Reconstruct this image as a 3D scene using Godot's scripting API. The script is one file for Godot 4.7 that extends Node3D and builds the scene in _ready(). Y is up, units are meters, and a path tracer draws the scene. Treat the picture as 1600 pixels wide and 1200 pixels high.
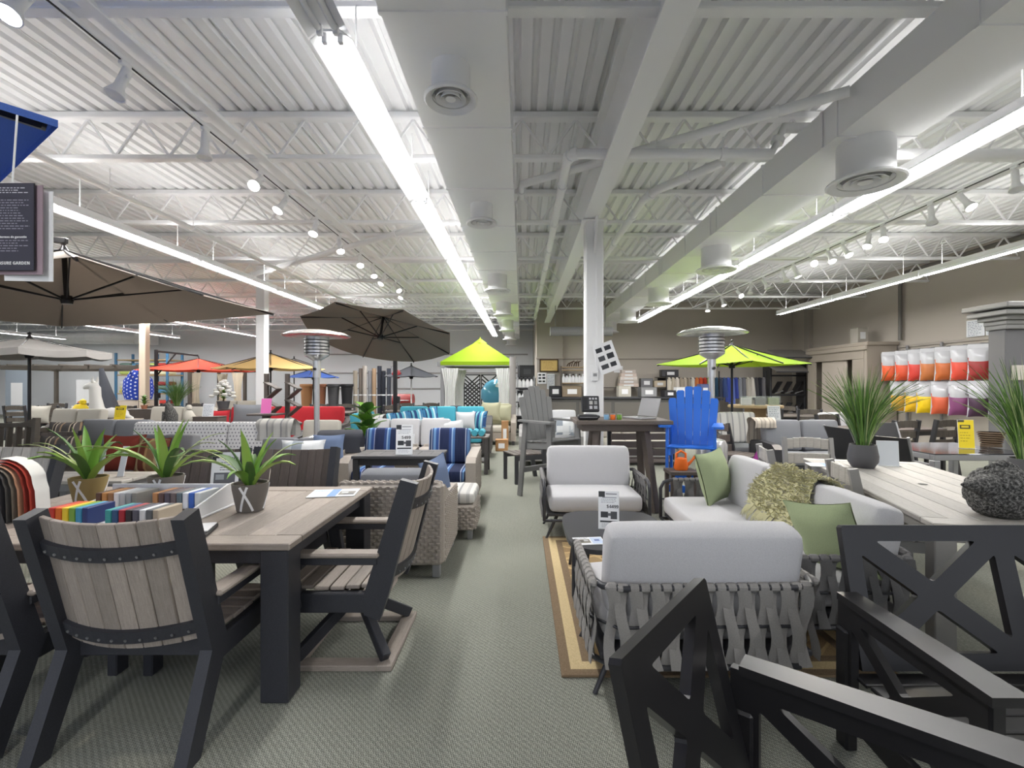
extends Node3D
# A garden-furniture showroom. x right, y up, the aisle runs along -z. Units are metres.

class B extends RefCounted:
	var v := PackedVector3Array()
	var n := PackedVector3Array()
	var u := PackedVector2Array()
	var X := Transform3D()
	func at(t: Transform3D) -> B:
		X = t
		return self
	func mv(x := 0.0, y := 0.0, z := 0.0, ry := 0.0, rx := 0.0, rz := 0.0) -> B:
		X = Transform3D(Basis.from_euler(Vector3(rx, ry, rz)), Vector3(x, y, z))
		return self
	func e(a: Vector3, b: Vector3, c: Vector3, na: Vector3, nb: Vector3, nc: Vector3, f: Vector3) -> void:
		if (c - a).cross(b - a).dot(f) < 0.0:
			var t := b
			b = c
			c = t
			t = nb
			nb = nc
			nc = t
		var k := f.abs().max_axis_index()
		for p: Vector3 in [a, b, c]:
			v.append(X * p)
			u.append(Vector2(p.z, p.y) if k == 0 else Vector2(p.x, p.z) if k == 1 else Vector2(p.x, p.y))
		n.append(X.basis * na)
		n.append(X.basis * nb)
		n.append(X.basis * nc)
	func quad(a: Vector3, b: Vector3, c: Vector3, d: Vector3, o: Vector3) -> void:
		var f := (c - a).cross(d - b).normalized()
		if f.dot(o) < 0.0:
			f = -f
		e(a, b, c, f, f, f, f)
		e(a, c, d, f, f, f, f)
	func box(c: Vector3, s: Vector3, ch := 0.0) -> B:
		var h := s / 2.0
		ch = minf(ch, minf(h.x, minf(h.y, h.z)) * 0.9)
		for k in 3:
			var i := (k + 1) % 3
			var j := (k + 2) % 3
			for g: float in [-1.0, 1.0]:
				var q: Array[Vector3] = []
				for w: Array in [[-1, -1], [1, -1], [1, 1], [-1, 1]]:
					var p := Vector3.ZERO
					p[k] = g * h[k]
					p[i] = w[0] * (h[i] - ch)
					p[j] = w[1] * (h[j] - ch)
					q.append(c + p)
				var o := Vector3.ZERO
				o[k] = g
				quad(q[0], q[1], q[2], q[3], o)
				if ch > 0.0:
					for g2: float in [-1.0, 1.0]:
						var r: Array[Vector3] = []
						for w: Array in [[-1, 0], [1, 0], [1, 1], [-1, 1]]:
							var p := Vector3.ZERO
							p[j] = w[0] * (h[j] - ch)
							p[k] = g * (h[k] - (ch if w[1] else 0.0))
							p[i] = g2 * (h[i] - (0.0 if w[1] else ch))
							r.append(c + p)
						o = Vector3.ZERO
						o[k] = g
						o[i] = g2
						quad(r[0], r[1], r[2], r[3], o)
		if ch > 0.0:
			for m in 8:
				var g := Vector3(1 if m & 1 else -1, 1 if m & 2 else -1, 1 if m & 4 else -1)
				var o := g * (h - Vector3.ONE * ch)
				var f := g.normalized()
				e(c + o + Vector3(g.x * ch, 0, 0), c + o + Vector3(0, g.y * ch, 0), c + o + Vector3(0, 0, g.z * ch), f, f, f, f)
		return self
	func bar(a: Vector3, b: Vector3, w: float, h: float, ch := 0.004, up := Vector3.UP) -> B:
		var old := X
		var d := b - a
		var x := d.normalized()
		if absf(x.dot(up)) > 0.99:
			up = Vector3.BACK
		var z := x.cross(up).normalized()
		X = old * Transform3D(Basis(x, z.cross(x), z), (a + b) / 2.0)
		box(Vector3.ZERO, Vector3(d.length(), h, w), ch)
		X = old
		return self
	func grid(P: Array, wrap := false, out := Vector3.ZERO, two := false) -> B:
		var R := P.size()
		var C: int = P[0].size()
		var N := []
		var mid := Vector3.ZERO
		for r in R:
			for c in C:
				mid += P[r][c]
		mid /= float(R * C)
		var s := 0.0
		for r in R:
			var row := PackedVector3Array()
			for c in C:
				var a: Vector3 = P[maxi(r - 1, 0)][c]
				var b: Vector3 = P[mini(r + 1, R - 1)][c]
				var l: Vector3 = P[r][(c - 1 + C) % C if wrap else maxi(c - 1, 0)]
				var m: Vector3 = P[r][(c + 1) % C if wrap else mini(c + 1, C - 1)]
				var nn := (b - a).cross(m - l)
				if nn.length_squared() < 1e-16:
					nn = (a - b) if r * 2 < R else (b - a)
					var q := (P[r][0] as Vector3) - (P[R - 1 - r][0] as Vector3)
					nn = q.normalized() * 1e-9
					if R > 1:
						var o2: int = 1 if r == 0 else R - 2
						var ce := Vector3.ZERO
						for c2 in C:
							ce += P[o2][c2]
						nn = ((P[r][c] as Vector3) - ce / C)
						row.append(nn.normalized() * 2.0)
						continue
				nn = nn.normalized()
				s += nn.dot((out if out != Vector3.ZERO else (P[r][c] as Vector3) - mid))
				row.append(nn)
			N.append(row)
		var g := 1.0 if s >= 0.0 else -1.0
		for r in R:
			for c in C:
				N[r][c] = N[r][c].normalized() if N[r][c].length() > 1.5 else N[r][c] * g
		for r in R - 1:
			for c in (C if wrap else C - 1):
				var d := (c + 1) % C
				for t: Array in [[[r, c], [r, d], [r + 1, d]], [[r, c], [r + 1, d], [r + 1, c]]]:
					var p0: Vector3 = P[t[0][0]][t[0][1]]
					var p1: Vector3 = P[t[1][0]][t[1][1]]
					var p2: Vector3 = P[t[2][0]][t[2][1]]
					var f := (p2 - p0).cross(p1 - p0)
					if f.length_squared() < 1e-18:
						continue
					var n0: Vector3 = N[t[0][0]][t[0][1]]
					var n1: Vector3 = N[t[1][0]][t[1][1]]
					var n2: Vector3 = N[t[2][0]][t[2][1]]
					e(p0, p1, p2, n0, n1, n2, f.normalized() * signf(f.dot(n0 + n1 + n2)))
		return self
	func lathe(prof: Array, sides := 16, sx := 1.0, sz := 1.0) -> B:
		var m := prof.size()
		var sn: Array[Vector2] = []
		for i in m - 1:
			var d: Vector2 = Vector2(prof[i + 1][0], prof[i + 1][1]) - Vector2(prof[i][0], prof[i][1])
			sn.append(Vector2(d.y, -d.x).normalized())
		for i in m - 1:
			var na := sn[i]
			var nb := sn[i]
			if i > 0 and sn[i].dot(sn[i - 1]) > 0.7:
				na = (sn[i] + sn[i - 1]).normalized()
			if i < m - 2 and sn[i].dot(sn[i + 1]) > 0.7:
				nb = (sn[i] + sn[i + 1]).normalized()
			for k in sides:
				var a0 := TAU * k / sides
				var a1 := TAU * (k + 1) / sides
				var c0 := Vector3(cos(a0) * sx, 0, sin(a0) * sz)
				var c1 := Vector3(cos(a1) * sx, 0, sin(a1) * sz)
				var p := [c0 * prof[i][0] + Vector3.UP * prof[i][1], c1 * prof[i][0] + Vector3.UP * prof[i][1], c1 * prof[i + 1][0] + Vector3.UP * prof[i + 1][1], c0 * prof[i + 1][0] + Vector3.UP * prof[i + 1][1]]
				var q := [c0 * na.x + Vector3.UP * na.y, c1 * na.x + Vector3.UP * na.y, c1 * nb.x + Vector3.UP * nb.y, c0 * nb.x + Vector3.UP * nb.y]
				var f: Vector3 = (q[0] + q[1] + q[2] + q[3]).normalized()
				if prof[i][0] > 0.0:
					e(p[0], p[1], p[2], q[0], q[1], q[2], f)
				if prof[i + 1][0] > 0.0:
					e(p[0], p[2], p[3], q[0], q[2], q[3], f)
		return self
	func tube(pts: Array, r: Variant, sides := 8, sq := 1.0) -> B:
		var P := []
		var m := pts.size()
		var up := Vector3.UP
		var d0: Vector3 = (pts[1] - pts[0]).normalized()
		if absf(d0.dot(up)) > 0.95:
			up = Vector3.BACK
		for i in m:
			var d: Vector3 = (pts[mini(i + 1, m - 1)] - pts[maxi(i - 1, 0)]).normalized()
			var sd := d.cross(up).normalized()
			up = sd.cross(d).normalized()
			var rr: float = r[i] if r is Array else r
			var row := PackedVector3Array()
			for k in sides:
				var a := TAU * (k + 0.5) / sides
				row.append(pts[i] + sd * cos(a) * rr + up * sin(a) * rr * sq)
			P.append(row)
		for q: Array in [[0, -1.0], [m - 1, 1.0]]:
			var f: Vector3 = (pts[1] - pts[0] if q[0] == 0 else pts[m - 1] - pts[m - 2]).normalized() * q[1]
			for k in sides:
				e(pts[q[0]], P[q[0]][k], P[q[0]][(k + 1) % sides], f, f, f, f)
		var G := []
		for i in m:
			G.append(P[i])
		# normals straight from the axis
		for i in m - 1:
			for k in sides:
				var l := (k + 1) % sides
				var n0: Vector3 = (P[i][k] - pts[i]).normalized()
				var n1: Vector3 = (P[i][l] - pts[i]).normalized()
				var n2: Vector3 = (P[i + 1][l] - pts[i + 1]).normalized()
				var n3: Vector3 = (P[i + 1][k] - pts[i + 1]).normalized()
				var f := (n0 + n1 + n2 + n3).normalized()
				e(P[i][k], P[i][l], P[i + 1][l], n0, n1, n2, f)
				e(P[i][k], P[i + 1][l], P[i + 1][k], n0, n2, n3, f)
		return self
	func wall(poly: PackedVector2Array, th: float, inside: bool) -> void:
		var cw := Geometry2D.is_polygon_clockwise(poly)
		for i in poly.size():
			var a := poly[i]
			var b := poly[(i + 1) % poly.size()]
			var o := Vector2(b.y - a.y, a.x - b.x) * (-1.0 if cw else 1.0) * (-1.0 if inside else 1.0)
			quad(Vector3(a.x, a.y, -th / 2), Vector3(b.x, b.y, -th / 2), Vector3(b.x, b.y, th / 2), Vector3(a.x, a.y, th / 2), Vector3(o.x, o.y, 0))
	func cap(poly: PackedVector2Array, th: float) -> void:
		var t := Geometry2D.triangulate_polygon(poly)
		for g: float in [-1.0, 1.0]:
			for i in range(0, t.size(), 3):
				var f := Vector3(0, 0, g)
				e(Vector3(poly[t[i]].x, poly[t[i]].y, g * th / 2), Vector3(poly[t[i + 1]].x, poly[t[i + 1]].y, g * th / 2), Vector3(poly[t[i + 2]].x, poly[t[i + 2]].y, g * th / 2), f, f, f, f)
	func ext(pts: Array, th: float, holes: Array = []) -> B:
		var outer := PackedVector2Array()
		for p: Array in pts:
			outer.append(Vector2(p[0], p[1]))
		wall(outer, th, false)
		if holes.is_empty():
			cap(outer, th)
			return self
		var cuts := [-99.0, 99.0]
		for h: PackedVector2Array in holes:
			wall(h, th, true)
			var m := 0.0
			for p in h:
				m += p.x
			cuts.append(m / h.size() + 0.0003)
		cuts.sort()
		for i in cuts.size() - 1:
			var strip := PackedVector2Array([Vector2(cuts[i], -99), Vector2(cuts[i + 1], -99), Vector2(cuts[i + 1], 99), Vector2(cuts[i], 99)])
			var pieces: Array = Geometry2D.intersect_polygons(outer, strip)
			for h: PackedVector2Array in holes:
				var next := []
				for q: PackedVector2Array in pieces:
					next.append_array(Geometry2D.clip_polygons(q, h))
				pieces = next
			for q: PackedVector2Array in pieces:
				cap(q, th)
		return self
	func cushion(s: Vector3, r := 0.05, bulge := 0.12, k := 7) -> B:
		var h := s / 2.0
		r = minf(r, minf(h.x, minf(h.y, h.z)) * 0.98)
		var inner := h - Vector3.ONE * r
		for ax in 3:
			var i := (ax + 1) % 3
			var j := (ax + 2) % 3
			for g: float in [-1.0, 1.0]:
				var P := []
				for a in k + 1:
					var row := PackedVector3Array()
					for b in k + 1:
						var q := Vector3.ZERO
						q[ax] = g
						q[i] = sin((2.0 * a / k - 1.0) * PI / 2)
						q[j] = sin((2.0 * b / k - 1.0) * PI / 2)
						var p := q * h
						var cl := p.clamp(-inner, inner)
						var d := p - cl
						p = cl + d.normalized() * r if d.length() > 1e-6 else p
						var thin := 0 if h.x <= h.y and h.x <= h.z else 1 if h.y <= h.z else 2
						var o := Vector2(p[(thin + 1) % 3] / h[(thin + 1) % 3], p[(thin + 2) % 3] / h[(thin + 2) % 3])
						p[thin] *= 1.0 + bulge * (1.0 - o.x * o.x) * (1.0 - o.y * o.y)
						row.append(p)
					P.append(row)
				var o3 := Vector3.ZERO
				o3[ax] = g
				grid(P, false, o3)
		return self
	func pillow(w: float, h: float, t: float, k := 8) -> B:
		for g: float in [-1.0, 1.0]:
			var P := []
			for a in k + 1:
				var row := PackedVector3Array()
				for b in k + 1:
					var x := 2.0 * a / k - 1.0
					var y := 2.0 * b / k - 1.0
					var z := t / 2.0 * pow(maxf(0.0, (1.0 - pow(absf(x), 3.0)) * (1.0 - pow(absf(y), 3.0))), 0.6) + 0.004
					row.append(Vector3(x * w / 2 * (1.0 - 0.09 * (1.0 - y * y)), y * h / 2 * (1.0 - 0.09 * (1.0 - x * x)), g * z))
				P.append(row)
			grid(P, false, Vector3(0, 0, g))
		return self
	func card(w: float, h: float, z := 0.0) -> B:
		for p: Array in [[-1, -1], [-1, 1], [1, 1], [-1, -1], [1, 1], [1, -1]]:
			v.append(X * Vector3(p[0] * w / 2, p[1] * h / 2, z))
			n.append(X.basis * Vector3(0, 0, 1))
			u.append(Vector2(p[0] * 0.5 + 0.5, 0.5 - p[1] * 0.5))
		return self
	func mesh() -> ArrayMesh:
		var a := []
		a.resize(Mesh.ARRAY_MAX)
		a[Mesh.ARRAY_VERTEX] = v
		a[Mesh.ARRAY_NORMAL] = n
		a[Mesh.ARRAY_TEX_UV] = u
		var m := ArrayMesh.new()
		m.add_surface_from_arrays(Mesh.PRIMITIVE_TRIANGLES, a)
		return m

var used := {}
var M := {}
var T := {}
var rng := RandomNumberGenerator.new()

func V(x: float, y: float, z: float) -> Vector3:
	return Vector3(x, y, z)
func xf(x := 0.0, y := 0.0, z := 0.0, ry := 0.0, rx := 0.0, rz := 0.0) -> Transform3D:
	return Transform3D(Basis.from_euler(Vector3(rx, ry, rz)), Vector3(x, y, z))
func numbered(s: String) -> String:
	used[s] = used.get(s, 0) + 1
	return s if used[s] == 1 else "%s_%03d" % [s, used[s] - 1]
func tag(o: Node3D, label: String, category: String, group := "", kind := "") -> Node3D:
	if label: o.set_meta("label", label)
	if category: o.set_meta("category", category)
	if group: o.set_meta("group", group)
	if kind: o.set_meta("kind", kind)
	return o
func thing(called: String, label: String, category: String, x: float, y: float, d: float, turn := 0.0, group := "") -> Node3D:
	var o := Node3D.new()
	o.name = numbered(called)
	add_child(o)
	o.position = Vector3(x, y, -d)
	o.rotation.y = turn
	return tag(o, label, category, group)
func part(p: Node3D, called: String, b: Variant, m: Material, t := Transform3D()) -> MeshInstance3D:
	var o := MeshInstance3D.new()
	o.mesh = b if b is Mesh else b.mesh()
	o.material_override = m
	o.name = called
	p.add_child(o, true)
	o.transform = t
	return o
func struct(called: String, b: Variant, m: Material, label := "") -> MeshInstance3D:
	var o := part(self, numbered(called), b, m)
	o.set_meta("kind", "structure")
	if label: o.set_meta("label", label)
	return o
func snode(called: String, label := "") -> Node3D:
	var o := Node3D.new()
	o.name = numbered(called)
	add_child(o)
	o.set_meta("kind", "structure")
	if label: o.set_meta("label", label)
	return o
func dup(o: Node3D, label: String, x: float, y: float, d: float, turn := 0.0) -> Node3D:
	var nm := String(o.name)
	var r := RegEx.create_from_string("_\\d{3}$").sub(nm, "")
	var c: Node3D = o.duplicate()
	c.name = numbered(r)
	add_child(c)
	c.position = Vector3(x, y, -d)
	c.rotation = Vector3(0, turn, 0)
	if label: c.set_meta("label", label)
	return c
func one(called: String, label: String, category: String, b: Variant, m: Material, t: Transform3D, group := "") -> MeshInstance3D:
	var o := part(self, numbered(called), b, m, t)
	tag(o, label, category, group)
	return o

func mat(key: String, c: Color, rough := 0.7, metal := 0.0, tex := "", sx := 1.0, sy := 1.0, tri := false) -> StandardMaterial3D:
	if M.has(key):
		return M[key]
	var m := StandardMaterial3D.new()
	m.resource_name = key
	m.albedo_color = c
	m.roughness = rough
	m.metallic = metal
	if tex:
		m.albedo_texture = T[tex]
		m.uv1_scale = Vector3(sx, sy, sx)
		if tri:
			m.uv1_triplanar = true
			m.uv1_world_triplanar = true
			m.uv1_scale = Vector3(sx, sy, sx)
	M[key] = m
	return m
func C(r: int, g: int, b: int) -> Color:
	return Color8(r, g, b)
func tex(key: String, w: int, h: int, f: Callable) -> void:
	var im := Image.create(w, h, false, Image.FORMAT_RGB8)
	for y in h:
		for x in w:
			im.set_pixel(x, y, f.call(x, y))
	T[key] = ImageTexture.create_from_image(im)
func grey(g: float) -> Color:
	return Color(g, g, g)
func printed(key: String, w: int, h: int, bg: Color, ops: Array) -> void:
	var im := Image.create(w, h, false, Image.FORMAT_RGB8)
	im.fill(bg)
	for o: Array in ops:
		im.fill_rect(Rect2i(o[0], o[1], o[2], o[3]), o[4])
	T[key] = ImageTexture.create_from_image(im)
func lines(x: int, y: int, w: int, rows: int, step: int, th: int, c: Color, sd := 1) -> Array:
	var a := []
	var r := RandomNumberGenerator.new()
	r.seed = sd
	for k in rows:
		var px := x
		var stop := x + int(w * r.randf_range(0.6, 1.0))
		while px < stop:
			var l := r.randi_range(4, 14)
			a.append([px, y + k * step, mini(l, stop - px), th, c])
			px += l + 3
	return a
func cardmat(key: String, t: String, rough := 0.45) -> StandardMaterial3D:
	if not M.has(key):
		mat(key, Color.WHITE, rough, 0.0, t)
	return M[key]
func text(p: Node3D, s: String, size: float, m: Material, t: Transform3D, bold := false) -> void:
	var k := TextMesh.new()
	k.text = s
	var f := SystemFont.new()
	f.font_names = PackedStringArray(["Droid Sans"])
	f.font_weight = 700 if bold else 400
	k.font = f
	k.font_size = 32
	k.pixel_size = size / 32.0
	k.depth = 0.0006
	part(p, "lettering", k, m, t)

func textures() -> void:
	rng.seed = 7
	var fn := FastNoiseLite.new()
	fn.seed = 3
	fn.frequency = 0.05
	# carpet: small basket-weave dashes of two tones with speckle
	tex("carpet", 256, 256, func(x: int, y: int) -> Color:
		var cx := int(x / 16.0)
		var cy := int(y / 16.0)
		var along := (x if (cx + cy) % 2 else y) % 8
		var g := 0.74 if along < 4 else 0.49
		g += rng.randf_range(-0.15, 0.15) + 0.08 * fn.get_noise_2d(x, y)
		return Color(g * 0.99, g * 0.995, g * 0.95))
	tex("wood", 512, 128, func(x: int, y: int) -> Color:
		var g := 0.86 + 0.06 * fn.get_noise_2d(x * 0.1, y * 14.0) + 0.09 * fn.get_noise_2d(x * 0.5 + 900, y * 45.0) + rng.randf_range(-0.03, 0.03)
		return grey(clampf(g, 0, 1)))
	tex("fabric", 128, 128, func(x: int, y: int) -> Color:
		return grey(0.87 + rng.randf_range(-0.07, 0.07) + (0.03 if (x + y) % 4 < 2 else -0.03)))
	tex("poly", 128, 128, func(_x: int, _y: int) -> Color:
		return grey(0.88 + rng.randf_range(-0.12, 0.12)))
	var bands := func(key: String, cols: Array) -> void:
		var total := 0
		for c: Array in cols: total += c[0]
		tex(key, total, 8, func(x: int, _y: int) -> Color:
			var s := 0
			for c: Array in cols:
				s += c[0]
				if x < s: return c[1].lightened(rng.randf_range(0, 0.05))
			return cols[0][1])
	bands.call("navy", [[22, C(32, 42, 78)], [2, C(160, 165, 190)], [7, C(50, 80, 140)], [6, C(110, 150, 195)], [3, C(40, 62, 110)], [2, C(180, 190, 205)], [24, C(28, 38, 72)], [5, C(70, 110, 165)], [3, C(150, 180, 210)], [6, C(45, 70, 125)]])
	bands.call("tealstripe", [[8, C(40, 70, 120)], [6, C(90, 170, 190)], [5, C(190, 215, 220)], [9, C(60, 120, 165)], [4, C(30, 55, 100)], [6, C(120, 190, 205)]])
	bands.call("brownstripe", [[20, C(78, 74, 72)], [3, C(190, 175, 150)], [6, C(60, 56, 55)], [3, C(205, 190, 170)], [10, C(88, 82, 78)], [4, C(170, 140, 110)]])
	bands.call("tanstripe", [[12, C(150, 112, 78)], [4, C(196, 170, 128)], [10, C(120, 60, 45)], [4, C(190, 150, 100)]])
	bands.call("greystripe", [[14, C(205, 203, 198)], [3, C(140, 140, 142)], [9, C(190, 188, 184)], [5, C(168, 166, 164)]])
	tex("dots", 128, 128, func(x: int, y: int) -> Color:
		var r := int(y / 32.0) % 2
		var px := float((x + r * 16) % 32) - 16.0
		var py := float(y % 32) - 16.0
		return C(118, 118, 130) if absf(px) * 0.8 + absf(py) * 0.6 < 5.5 else C(232, 231, 232))
	tex("checks", 64, 64, func(x: int, y: int) -> Color:
		return [C(226, 228, 230), C(150, 158, 168), C(196, 202, 208), C(222, 224, 226)][(int(x / 16.0) * 3 + int(y / 16.0) * 5) % 4])
	tex("bluedots", 64, 64, func(x: int, y: int) -> Color:
		return C(225, 228, 240) if Vector2(x % 16 - 8, (y + (8 if int(x / 16.0) % 2 else 0)) % 16 - 8).length() < 3.2 else C(32, 62, 168))
	tex("rug", 512, 640, func(x: int, y: int) -> Color:
		var d := mini(mini(x, 511 - x), mini(y, 639 - y))
		var j := rng.randf_range(-0.05, 0.05) + (0.03 if (x + y) % 3 == 0 else 0.0)
		var c := C(128, 108, 84)
		if d >= 14 and d < 34: c = C(206, 184, 140)
		elif d >= 50:
			var a := sin(x * 0.075 + 2.2 * sin(y * 0.045)) + sin(y * 0.085 + 1.8 * cos(x * 0.052))
			c = C(196, 168, 120) if absf(a) < 0.55 else C(150, 124, 88) if a > 0 else C(168, 142, 102)
		return Color(c.r + j, c.g + j, c.b + j))
	tex("stone", 256, 256, func(x: int, y: int) -> Color:
		var a := fn.get_noise_2d(x * 2.0, y * 2.0) + 0.6 * fn.get_noise_2d(x * 6.0 + 300, y * 6.0)
		return grey(clampf(0.42 + 0.5 * a + rng.randf_range(-0.12, 0.12), 0.1, 0.95)))
	var dk := C(40, 42, 48)
	printed("pricecard", 128, 220, C(236, 237, 240), [[0, 0, 40, 34, dk], [46, 12, 70, 6, C(120, 120, 130)], [24, 34, 90, 5, C(150, 150, 160)], [14, 120, 46, 34, dk], [58, 128, 24, 16, C(90, 92, 98)], [76, 118, 40, 44, C(60, 62, 68)], [10, 172, 108, 10, dk]] + lines(16, 46, 96, 3, 9, 3, C(150, 152, 160), 4) + lines(20, 190, 90, 3, 8, 3, C(170, 172, 180), 5))
	printed("tablecard", 128, 200, C(236, 238, 242), [[0, 0, 46, 12, dk], [0, 12, 34, 14, dk], [0, 26, 20, 12, dk], [14, 92, 100, 50, C(96, 98, 104)], [22, 100, 40, 24, C(160, 165, 170)], [10, 150, 108, 12, C(70, 72, 80)]] + lines(40, 44, 70, 4, 11, 4, C(140, 142, 155), 6) + lines(16, 170, 96, 2, 10, 3, C(160, 162, 170), 7))
	printed("magazine", 160, 120, C(228, 232, 240), [[0, 0, 160, 34, C(214, 226, 242)], [66, 0, 30, 120, C(120, 160, 215)], [100, 40, 54, 60, C(130, 128, 122)], [106, 50, 24, 22, C(200, 205, 208)], [8, 64, 50, 40, C(236, 238, 240)], [118, 78, 34, 18, C(88, 92, 100)]] + lines(8, 12, 60, 3, 10, 4, C(110, 140, 190), 8))
	printed("booklet", 160, 120, C(226, 228, 232), [[8, 34, 76, 62, C(120, 116, 104)], [18, 52, 30, 26, C(70, 68, 64)], [52, 44, 24, 22, C(190, 192, 196)], [92, 10, 62, 100, C(188, 202, 226)], [110, 40, 28, 28, C(90, 110, 165)]] + lines(10, 10, 74, 2, 10, 4, C(90, 92, 100), 9))
	printed("hangtag", 128, 300, C(58, 56, 68), lines(6, 14, 112, 3, 8, 3, C(206, 204, 212), 10) + lines(6, 56, 116, 12, 9, 3, C(150, 148, 160), 11) + lines(6, 196, 110, 5, 9, 3, C(150, 148, 160), 12))
	printed("yellowcard", 64, 100, C(240, 214, 40), [[0, 0, 26, 8, C(70, 66, 40)], [8, 18, 42, 14, C(70, 64, 40)], [14, 21, 30, 7, C(225, 200, 50)]] + lines(8, 44, 50, 4, 10, 3, C(190, 160, 40), 13))
	printed("sheet", 64, 80, C(226, 228, 232), lines(5, 8, 54, 9, 8, 3, C(140, 146, 160), 14))
	printed("photosheet", 96, 120, C(236, 236, 238), [[10, 14, 30, 18, dk], [52, 14, 30, 18, dk], [10, 48, 30, 20, C(70, 72, 78)], [52, 46, 32, 22, dk], [10, 84, 34, 18, C(60, 62, 66)], [54, 84, 28, 18, dk]])
	printed("certificate", 96, 64, C(206, 176, 106), lines(14, 12, 68, 5, 9, 2, C(150, 110, 60), 15))
	printed("keypad", 64, 64, C(44, 44, 48), [[4, 6, 12, 50, C(30, 30, 34)], [24, 6, 8, 8, C(200, 200, 205)], [36, 6, 8, 8, C(200, 200, 205)], [48, 6, 8, 8, C(200, 200, 205)], [24, 20, 14, 16, C(180, 178, 175)], [44, 20, 12, 16, C(150, 150, 150)], [24, 42, 12, 14, C(190, 190, 195)], [42, 42, 14, 14, C(170, 172, 176)]])

func materials() -> void:
	mat("white_paint", C(240, 240, 241), 0.55)
	mat("deck", C(236, 236, 237), 0.5)
	mat("wall_white", C(236, 238, 242), 0.8)
	mat("wall_taupe", C(184, 176, 166), 0.8)
	mat("trim_taupe", C(166, 158, 149), 0.6)
	mat("carpet", C(218, 219, 213), 0.95, 0.0, "carpet", 4.2, 4.2, true)
	mat("wood_grey", C(178, 166, 156), 0.6, 0.0, "wood", 0.9, 3.5)
	mat("wood_dusk", C(112, 101, 96), 0.6, 0.0, "wood", 0.9, 3.5)
	mat("wood_white", C(206, 201, 194), 0.55, 0.0, "wood", 0.9, 3.5)
	mat("wood_tan", C(214, 184, 140), 0.6, 0.0, "wood", 0.9, 3.5)
	mat("wood_bar", C(128, 116, 108), 0.6, 0.0, "wood", 0.9, 3.5)
	mat("wood_taupe", C(104, 96, 88), 0.65, 0.0, "wood", 0.9, 3.5)
	mat("poly_black", C(56, 57, 64), 0.5, 0.0, "poly", 6, 6)
	mat("metal_black", C(44, 43, 45), 0.3, 0.35)
	mat("metal_dark", C(66, 66, 70), 0.4, 0.3)
	mat("metal_grey", C(150, 150, 152), 0.4, 0.3)
	mat("steel", C(206, 206, 208), 0.25, 0.65)
	mat("rivet", C(170, 170, 175), 0.3, 0.9)
	mat("cloth_grey", C(224, 223, 226), 0.95, 0.0, "fabric", 9, 9)
	mat("cloth_mid", C(140, 142, 148), 0.95, 0.0, "fabric", 9, 9)
	mat("cloth_dark", C(74, 76, 84), 0.95, 0.0, "fabric", 9, 9)
	mat("cloth_cream", C(222, 216, 204), 0.95, 0.0, "fabric", 9, 9)
	mat("cloth_white", C(236, 236, 238), 0.95, 0.0, "fabric", 9, 9)
	mat("cloth_red", C(206, 42, 54), 0.9, 0.0, "fabric", 9, 9)
	mat("cloth_rust", C(150, 62, 46), 0.9, 0.0, "fabric", 9, 9)
	mat("cloth_teal", C(86, 190, 212), 0.9, 0.0, "fabric", 9, 9)
	mat("cloth_sage", C(178, 192, 150), 0.95, 0.0, "fabric", 9, 9)
	mat("cloth_olive", C(196, 194, 164), 0.95, 0.0, "fabric", 9, 9)
	mat("cloth_blue", C(120, 138, 172), 0.95, 0.0, "fabric", 9, 9)
	for k: String in ["navy", "tealstripe", "brownstripe", "tanstripe", "greystripe"]:
		mat(k, Color.WHITE, 0.95, 0.0, k, {"navy": 2.3, "tealstripe": 4.0, "brownstripe": 4.2, "tanstripe": 4.0, "greystripe": 5.0}[k], 1.0)
	mat("dots", Color.WHITE, 0.95, 0.0, "dots", 5.0, 5.0)
	mat("checks", Color.WHITE, 0.95, 0.0, "checks", 2.2, 2.2)
	mat("bluedots", Color.WHITE, 0.9, 0.0, "bluedots", 2.0, 2.0)
	mat("strap", C(172, 168, 164), 0.75, 0.0, "fabric", 14, 3)
	mat("strap_dark", C(132, 130, 130), 0.75, 0.0, "fabric", 14, 3)
	mat("wicker_light", C(190, 180, 170), 0.7, 0.0, "poly", 8, 8)
	mat("wicker_dark", C(84, 80, 80), 0.6, 0.0, "poly", 8, 8)
	mat("canopy_taupe", C(142, 131, 120), 0.95, 0.0, "fabric", 12, 12)
	mat("canopy_sand", C(170, 158, 148), 0.95, 0.0, "fabric", 12, 12)
	mat("canopy_blue", C(92, 132, 226), 0.8, 0.0, "fabric", 12, 12)
	mat("canopy_red", C(206, 62, 34), 0.9)
	mat("canopy_yellow", C(206, 172, 112), 0.9)
	mat("canopy_lime", C(136, 170, 14), 0.85)
	mat("canopy_char", C(78, 80, 88), 0.9)
	mat("blue_poly", C(38, 110, 214), 0.45)
	mat("grey_poly", C(124, 124, 124), 0.55)
	mat("white_plastic", C(232, 232, 234), 0.4)
	mat("black_plastic", C(38, 38, 42), 0.45)
	mat("leaf", C(112, 158, 62), 0.45)
	mat("leaf_light", C(150, 184, 82), 0.45)
	mat("leaf_dark", C(70, 108, 48), 0.5)
	mat("grass_green", C(104, 142, 62), 0.6)
	mat("grass_pale", C(170, 184, 128), 0.6)
	mat("grass_deep", C(72, 106, 52), 0.6)
	mat("soil", C(80, 64, 48), 0.95)
	mat("pot_grey", C(110, 104, 98), 0.7)
	mat("pot_char", C(84, 83, 86), 0.55)
	mat("terracotta", C(170, 112, 84), 0.8)
	mat("stone", C(196, 194, 190), 0.9, 0.0, "stone", 2.0, 2.0)
	mat("stone_white", C(236, 234, 230), 0.7)
	mat("cardboard", C(176, 134, 92), 0.85)
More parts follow.
